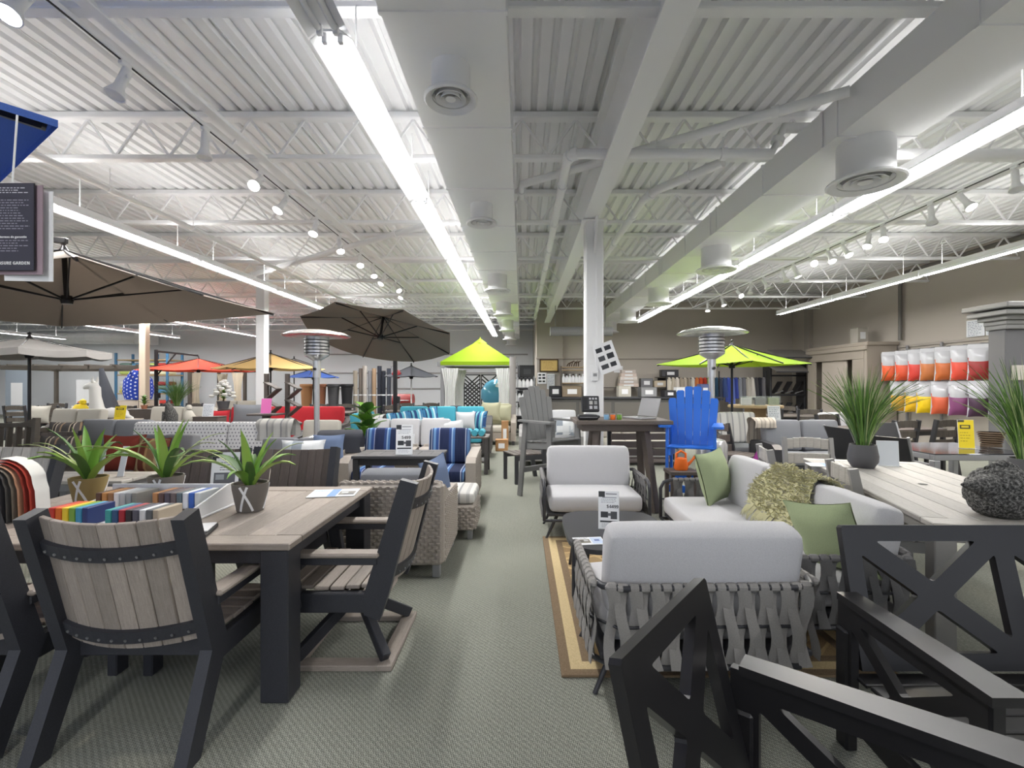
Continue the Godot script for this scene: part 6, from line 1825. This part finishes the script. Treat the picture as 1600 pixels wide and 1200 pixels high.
	one("tall_tube", "tall grey cardboard tube standing at the aisle end", "tube", B.new().tube([V(0, 0, 0), V(0, 2.2, 0)], 0.09, 12), mat("tube_grey", C(150, 146, 144), 0.8), xf(-0.241, 0, -12.9))
	var gr := thing("barbecue", "black and red barbecue under the charcoal umbrella", "barbecue", -4.158, 0, 16.9)
	part(gr, "cart", B.new().box(V(0, 0.4, 0), V(0.7, 0.7, 0.5), 0.02), M.metal_black)
	part(gr, "hood", B.new().at(xf(0, 0.8, 0)).tube([V(-0.35, 0.08, 0), V(0.35, 0.08, 0)], 0.24, 14), mat("hood_red", C(150, 30, 30), 0.4))
	part(gr, "handle", B.new().tube([V(-0.25, 0.9, 0.27), V(0.25, 0.9, 0.27)], 0.015, 6), M.steel)
	var orn := thing("red_ornament", "red and white ball hanging from the charcoal umbrella", "ornament", -3.880, 1.770 - 0.0, 14.9)
	part(orn, "ball", B.new().lathe([[0, -0.15], [0.1, -0.12], [0.15, 0.0], [0.1, 0.12], [0, 0.15]], 16), mat("ball_red", C(170, 40, 50), 0.4))
	part(orn, "cord", B.new().tube([V(0, 0.14, 0), V(0, 0.2, 0)], 0.006, 5), M.white_plastic)

func far_right() -> void:
	# service counter
	var ct := thing("service_counter", "long dark service counter below the taupe wall", "counter", 3.4, 0, 15.3)
	part(ct, "front", B.new().box(V(0, 0.5, 0), V(5.6, 1.0, 0.6), 0.01), mat("counter_dark", C(92, 90, 88), 0.6))
	part(ct, "worktop", B.new().box(V(0, 1.03, 0), V(5.8, 0.06, 0.75), 0.01), M.metal_dark)
	for k in 5:
		part(ct, "front_panel", B.new().box(V(-2.2 + k * 1.1, 0.5, 0.305), V(1.0, 0.8, 0.02), 0.006), mat("counter_panel", C(110, 106, 100), 0.6))
	var cy := 1.062
	var clut := [["printer", "grey office printer on the counter", "printer", 1012, 0.5, 0.3, 0.4, M.metal_grey], ["till", "black cash till on the counter's middle", "till", 1045, 0.36, 0.2, 0.4, M.metal_dark], ["paper_stack", "stack of cream papers left on the counter", "papers", 975, 0.4, 0.34, 0.3, M.cloth_cream], ["file_box", "white file box right of the printer", "box", 1063, 0.3, 0.3, 0.3, M.white_plastic], ["product_box", "purple product box on the counter's right part", "box", 1082, 0.3, 0.3, 0.3, mat("box_purple", C(110, 104, 150), 0.6)], ["product_box", "blue grey product box at the counter's right end", "box", 1100, 0.3, 0.4, 0.3, mat("box_blue", C(90, 100, 140), 0.6)], ["product_box", "tan product box by the counter's left end", "box", 893, 0.6, 0.34, 0.35, mat("box_tan", C(140, 124, 104), 0.7)], ["monitor", "black monitor at the counter's left", "monitor", 868, 0.4, 0.34, 0.1, M.black_plastic]]
	for c: Array in clut:
		boxed(c[0], c[1], c[2], c[4], c[5], c[6], c[7], (c[3] - 815) / 750.0 * 15.2, cy, 15.25, 0.05, null, "things on the service counter")
	for k in 5:
		boxed("folded_linen", ["lowest", "second", "third", "fourth", "topmost"][k] + " pinkish folded linen on the wall shelf", "linen", 0.7 - 0.05 * k, 0.11, 0.3, mat("linen%d" % (k % 3), [C(214, 196, 186), C(196, 184, 176), C(224, 214, 206)][k % 3], 0.9), 3.741, 1.37 + k * 0.118, 16.9, 0, null, "folded linens")
	var sh := thing("wall_shelf", "long shelf behind the counter under the taupe wall", "shelf", 4.5, 0, 17.05)
	part(sh, "board", B.new().box(V(0, 1.34, 0), V(4.6, 0.04, 0.45), 0.005), M.wood_taupe)
	for k in 4:
		part(sh, "bracket", B.new().box(V(-2.1 + k * 1.4, 0.66, 0), V(0.05, 1.32, 0.4), 0.005), M.metal_dark)
	for k in 6:
		boxed("display_box", ["grey", "beige", "dark", "white", "blue", "brown"][k] + " box on the long shelf behind the counter", "box", 0.42, [0.3, 0.22, 0.28, 0.2, 0.28, 0.3][k], 0.3, mat("shelfbox%d" % k, [C(120, 120, 124), C(200, 184, 160), C(70, 66, 66), C(220, 220, 222), C(110, 120, 160), C(120, 90, 70)][k], 0.7), 4.4 + k * 0.46, 1.36, 17.0, 0.06 * k, null, "boxes on the long shelf")
	boxed("planter_box", "black planter box full of purple bottles", "planter", 0.6, 0.24, 0.3, M.metal_dark, 5.201, 1.72, 16.95)
	var ps := thing("upper_shelf", "small upper shelf under the planter box", "shelf", 5.201, 1.68, 17.1)
	part(ps, "board", B.new().box(V(0, 0.02, 0), V(0.8, 0.03, 0.5), 0.005), M.wood_taupe)
	part(ps, "bracket", B.new().box(V(0, -0.05, -0.2), V(0.6, 0.12, 0.03), 0.005), M.metal_dark)
	# framed certificate, papers, niche
	var cf := flat_card("framed_certificate", "gold certificate in a brown frame on the pilaster", 0.6, 0.4, cardmat("certificate", "certificate"), xf(0.986, 2.135, -17.29), M.wood_tan)
	cf.set_meta("category", "picture")
	part(cf, "frame", B.new().box(V(0, 0.21, 0.006), V(0.68, 0.04, 0.03)).box(V(0, -0.21, 0.006), V(0.68, 0.04, 0.03)).box(V(0.32, 0, 0.006), V(0.04, 0.4, 0.03)).box(V(-0.32, 0, 0.006), V(0.04, 0.4, 0.03)), M.soil)
	flat_card("wall_paper_sheet", "white framed photo sheet below the certificate", 0.32, 0.4, cardmat("photosheet", "photosheet"), xf(0.734, 1.676, -17.29), M.white_plastic)
	flat_card("wall_paper_sheet", "white list pinned right of the photo sheet", 0.28, 0.55, cardmat("sheet", "sheet"), xf(1.055, 1.562, -17.29), M.white_plastic)
	flat_card("wall_paper_sheet", "white card pinned on the taupe wall right of the column", 0.32, 0.24, M.white_plastic, xf(3.526, 2.004, -17.49), M.white_plastic)
	for k in 4:
		flat_card("price_list", ["first", "second", "third", "fourth"][k] + " printed list in the row on the right wall", 0.42, 0.36, cardmat("sheet", "sheet"), xf(9.83, 2.68, -(10.4 - k * 0.44), -PI / 2), M.white_plastic, "printed lists on the right wall")
	var ni := thing("niche_shelf", "wooden niche shelf with spray bottles left of the column", "shelf", 1.793, 0, 16.9)
	for y: float in [1.5, 1.95, 2.05]:
		part(ni, "shelf_board", B.new().box(V(0, y, 0), V(0.8, 0.03, 0.4), 0.004), M.wood_tan)
	for s: float in [-1, 1]:
		part(ni, "side_board", B.new().box(V(s * 0.41, 1.05, 0), V(0.03, 2.1, 0.4), 0.004), M.wood_taupe)
	for k in 7:
		bottle(["first", "second", "third", "fourth", "fifth", "sixth", "seventh"][k] + " white spray bottle from the left on the niche shelf", 1.793 - 0.33 + k * 0.11, 1.515, 16.75, 0.32, M.white_plastic, M.black_plastic if k % 2 else M.white_plastic, "spray bottles on the niche shelf")
	var dw := thing("driftwood", "brown driftwood twigs on top of the niche shelf", "ornament", 1.837, 2.065, 16.8)
	for k in 6:
		part(dw, "twig", B.new().tube([V(-0.25 + k * 0.08, 0.02, 0), V(-0.2 + k * 0.07, 0.12 + 0.03 * (k % 3), 0.02), V(-0.05 + k * 0.06, 0.18 + 0.04 * (k % 2), 0)], [0.02, 0.025, 0.012], 6), M.soil)
	# product rack at the aisle end
	var pr := thing("bottle_rack", "rack of white cleaning bottles at the end of the aisle", "rack", 0.054, 0, 13.8)
	for y: float in [0.1, 0.55, 0.95, 1.35]:
		part(pr, "shelf_tray", B.new().box(V(0, y, 0), V(0.6, 0.03, 0.36), 0.004), M.metal_dark)
	for s: float in [-1, 1]:
		part(pr, "side_frame", B.new().box(V(s * 0.31, 0.85, 0), V(0.03, 1.7, 0.36), 0.004), M.metal_grey)
	for r in 3:
		for k in 5:
			bottle(["first", "second", "third", "fourth", "fifth"][k] + " white bottle from the left on the aisle rack's " + ["lower", "middle", "upper"][r] + " shelf", 0.054 - 0.23 + k * 0.115, [0.57, 0.97, 1.37][r], 13.7, 0.3, M.white_plastic, M.black_plastic, "bottles on the aisle rack")
	for k in 5:
		boxed("black_crate", ["lowest", "second", "third", "fourth", "topmost"][k] + " black crate stacked behind the bottle rack", "crate", 0.62 - 0.03 * k, 0.4, 0.4, M.black_plastic, 0.147 + 0.03 * (k % 2), k * 0.42, 16.0, 0.05 * k, M.metal_dark, "stacked black crates")
	# hanging fabric lengths
	var fr := thing("fabric_rack", "black rail carrying many hanging fabric lengths", "rack", 6.531, 0, 16.0)
	part(fr, "rail", B.new().tube([V(-1.7, 1.66, 0), V(1.62, 1.66, 0)], 0.018, 8), M.metal_black)
	for x: float in [-1.7, 0.05, 1.62]:
		part(fr, "upright", B.new().tube([V(x, 0, 0), V(x, 1.9, 0)], 0.02, 8), M.metal_black)
		part(fr, "foot", B.new().box(V(x, 0.02, 0), V(0.06, 0.04, 0.5), 0.006), M.metal_black)
	var fc := [C(206, 198, 184), C(190, 180, 164), C(214, 206, 196), C(168, 156, 140), C(188, 176, 160), C(150, 140, 128), C(206, 200, 190), C(196, 122, 70), C(204, 84, 50), C(176, 60, 44), C(160, 170, 120), C(60, 96, 104), C(50, 80, 104), C(64, 70, 88), C(70, 90, 140), C(72, 92, 176), C(110, 130, 200), C(60, 74, 150), C(150, 152, 160), C(110, 110, 116), C(190, 184, 174), C(206, 200, 192), C(80, 78, 82), C(46, 46, 54), C(120, 118, 122)]
	var fnm := ["oatmeal", "sand", "ivory", "mushroom", "fawn", "stone", "pale linen", "amber", "orange", "brick", "moss", "petrol", "deep teal", "slate", "denim", "royal blue", "periwinkle", "indigo", "silver", "pewter", "ecru", "bone", "graphite", "black", "ash"]
	for k in fc.size():
		var P := []
		var L := 0.75 + 0.12 * sin(k * 1.7)
		for i in 7:
			var t := i / 6.0
			var row := PackedVector3Array()
			for j in 7:
				row.append(V((j / 6.0 - 0.5) * lerpf(0.09, 0.17, t), -L * t, 0.05 * sin(j * 2.0 + k) * (0.4 + t) + 0.1 * (j / 6.0 - 0.5)))
			P.append(row)
		var b := B.new().grid(P, false, Vector3.BACK)
		b.box(V(0, 0.0, 0), V(0.07, 0.06, 0.05), 0.01)
		one("fabric_length", fnm[k] + " fabric length hanging on the black rail", "fabric", b, mat("fab%d" % k, fc[k], 0.95), xf(6.531 - 1.62 + k * 0.131, 1.66, -15.98), "fabric lengths on the rail")
	# kiosk hut on the right wall
	var ki := thing("taupe_hut", "taupe panelled hut with door openings against the right wall", "hut", 9.42, 0, 13.85)
	var tp: Material = mat("hut_taupe", C(160, 150, 138), 0.7)
	part(ki, "front_wall", B.new().box(V(0, 1.25, 1.25), V(0.8, 2.5, 0.1), 0.01), tp)
	part(ki, "rear_wall", B.new().box(V(0, 1.25, -1.25), V(0.8, 2.5, 0.1), 0.01), tp)
	part(ki, "roof", B.new().box(V(0, 2.53, 0), V(0.84, 0.1, 2.7), 0.015), tp)
	part(ki, "cornice", B.new().box(V(-0.42, 2.42, 0), V(0.07, 0.12, 2.66), 0.02).mesh(), tp)
	part(ki, "side_panel", B.new().box(V(-0.38, 1.065, 0.98), V(0.06, 2.13, 0.44), 0.006), tp)
	part(ki, "side_panel", B.new().box(V(-0.38, 1.065, -1.05), V(0.06, 2.13, 0.3), 0.006), tp)
	part(ki, "lintel", B.new().box(V(-0.38, 2.305, 0), V(0.06, 0.34, 2.4), 0.006), tp)
	part(ki, "sliding_door", B.new().box(V(-0.32, 1.07, -0.12), V(0.04, 2.12, 1.1), 0.006), mat("hut_door", C(186, 176, 164), 0.6))
	boxed("electric_box", "small pale electric box on the hut roof", "box", 0.3, 0.42, 0.3, mat("box_pale", C(176, 170, 160), 0.6), 9.35, 2.59, 13.3)
	# black shelves with tilted recliners
	var bs := thing("black_shelving", "black shelf unit left of the taupe hut", "shelf", 8.960 - 0.1, 0, 16.2)
	for y: float in [0.4, 1.1, 1.75, 2.1]:
		part(bs, "shelf_board", B.new().box(V(0, y, 0), V(1.15, 0.05, 0.5), 0.006), M.metal_dark)
	for s: float in [-1, 1]:
		part(bs, "upright", B.new().box(V(s * 0.57, 1.1, 0), V(0.06, 2.2, 0.5), 0.006), M.metal_dark)
	for r in 2:
		for k in 3:
			var rc := thing("folding_recliner", ["left", "middle", "right"][k] + " folded black recliner on the " + ["lower", "upper"][r] + " black shelf", "chair", 8.960 - 0.42 + k * 0.33, [0.427, 1.127][r], 16.1, 0, "folded recliners on the shelves")
			part(rc, "leaf_panel", B.new().bar(V(-0.1, 0.02, 0), V(0.13, 0.42, 0), 0.3, 0.03), M.black_plastic)
			part(rc, "frame_bar", B.new().bar(V(-0.13, 0.03, 0.16), V(0.14, 0.12, 0.16), 0.03, 0.03), M.metal_grey)
	for k in 2:
		var aw := thing("shade_sample", ["upper", "lower"][k] + " slanted grey shade sample beside the hut", "awning", 8.540 + 0.05, [2.42, 1.98][k], [15.4, 15.6][k])
		part(aw, "cloth", B.new().bar(V(0, -0.12, 0.5), V(0, 0.16, -0.3), 1.1, 0.02), mat("shade_grey", C(120, 116, 112), 0.8))
		part(aw, "front_bar", B.new().box(V(0, -0.13, 0.5), V(1.15, 0.04, 0.04), 0.006), M.metal_dark)
		part(aw, "arm", B.new().bar(V(0.5, -0.13, 0.48), V(0.5, 0.05, -0.3), 0.03, 0.03), M.metal_dark)
	# bagged cushions on hooks along the right wall
	var br := thing("hook_rail", "grey slotted uprights carrying bagged cushions on the right wall", "rack", 9.6, 0, 10.6)
	for z: float in [-1.6, -0.6, 0.9, 1.6]:
		part(br, "upright", B.new().box(V(0.2, 1.3, z), V(0.05, 2.3, 0.05), 0.005), M.metal_grey)
	for y: float in [2.32, 1.56]:
		part(br, "crossbar", B.new().box(V(0.16, y, 0.0), V(0.04, 0.04, 3.4), 0.005), M.metal_grey)
	var bag := [[0, 12.7, "orange", C(226, 92, 46)], [0, 12.25, "coral", C(222, 84, 50)], [0, 11.85, "red", C(214, 66, 54)], [0, 11.5, "caramel", C(190, 112, 60)], [0, 11.1, "tan orange", C(196, 104, 52)], [0, 10.7, "vermilion", C(216, 76, 56)], [0, 10.3, "dark red", C(150, 46, 44)], [0, 9.75, "lime", C(150, 200, 70)], [1, 12.4, "amber", C(232, 170, 40)], [1, 11.95, "golden", C(236, 186, 30)], [1, 11.6, "yellow", C(240, 200, 20)], [1, 11.2, "red orange", C(214, 96, 60)], [1, 10.75, "plum", C(128, 66, 110)], [1, 10.3, "dark plum", C(70, 44, 66)], [1, 9.85, "apple green", C(150, 204, 80)]]
	var cl := B.new().pillow(0.4, 0.72, 0.16, 6).mesh()
	var fl := B.new().pillow(0.37, 0.48, 0.17, 6).mesh()
	for q: Array in bag:
		var o := thing("bagged_cushion", q[2] + " cushion in a clear bag hanging in the " + ["upper", "lower"][q[0]] + " row", "cushion", 9.45, [1.88, 1.12][q[0]], q[1] - 0.4, -0.75, "bagged cushions on the right wall")
		part(o, "contents", fl, mat("bag_" + q[2], q[3], 0.5), xf(0, -0.1, 0.004))
		part(o, "clear_wrap", cl, mat("wrap_silver", C(190, 190, 194), 0.18), xf(0, 0.02, -0.012))
		part(o, "header_card", B.new().box(V(0, 0.37, 0), V(0.36, 0.09, 0.012), 0.002), mat("header_grey", C(206, 206, 210), 0.4))
		part(o, "hook", B.new().tube([V(0, 0.42, 0), V(0.02, 0.44, -0.03), V(0.22, 0.44, -0.22)], 0.006, 5), M.metal_grey)
	# bits between the sets on the right
	var bk := thing("brown_basket", "brown basket with a purple bag behind the strap sofa", "basket", 3.049, 0, 6.3)
	part(bk, "bowl", B.new().lathe([[0, 0], [0.2, 0], [0.26, 0.42], [0.24, 0.42], [0.18, 0.05], [0, 0.05]], 18), mat("basket_brown", C(96, 80, 66), 0.8))
	part(bk, "rim", B.new().lathe([[0.25, 0.4], [0.275, 0.41], [0.275, 0.44], [0.25, 0.45]], 18), mat("basket_rim", C(130, 110, 90), 0.8))
	one("purple_pouch", "purple pouch leaning in the brown basket", "bag", B.new().pillow(0.2, 0.3, 0.1, 6), mat("purple", C(150, 40, 130), 0.6), xf(3.116, 0.45, -6.3, 0, 0, -0.5))
	dark_set("left of the bagged cushions", 6.240, 8.3, 0.2, 4, M.wood_dusk, 1.6)
	dark_set("in front of the black shelving", 6.233, 11.6, -0.2, 4, M.wood_taupe, 1.6)
	lounge("taupe_sofa", "taupe sofa beside the glass table set", 1.4, 2, 7.073, 10.7, PI, M.metal_dark, M.cloth_mid, M.cloth_grey, {"top": 0.85})
	stand_card("acrylic_card", "white card between the grey sofa and the hut", 0.24, 0.34, cardmat("sheet", "sheet"), 4.764, 0.72, 9.05)
	boxed("display_crate", "dark crate under the white card by the hut", "crate", 0.4, 0.715, 0.3, M.wood_dusk, 4.764, 0, 9.1)
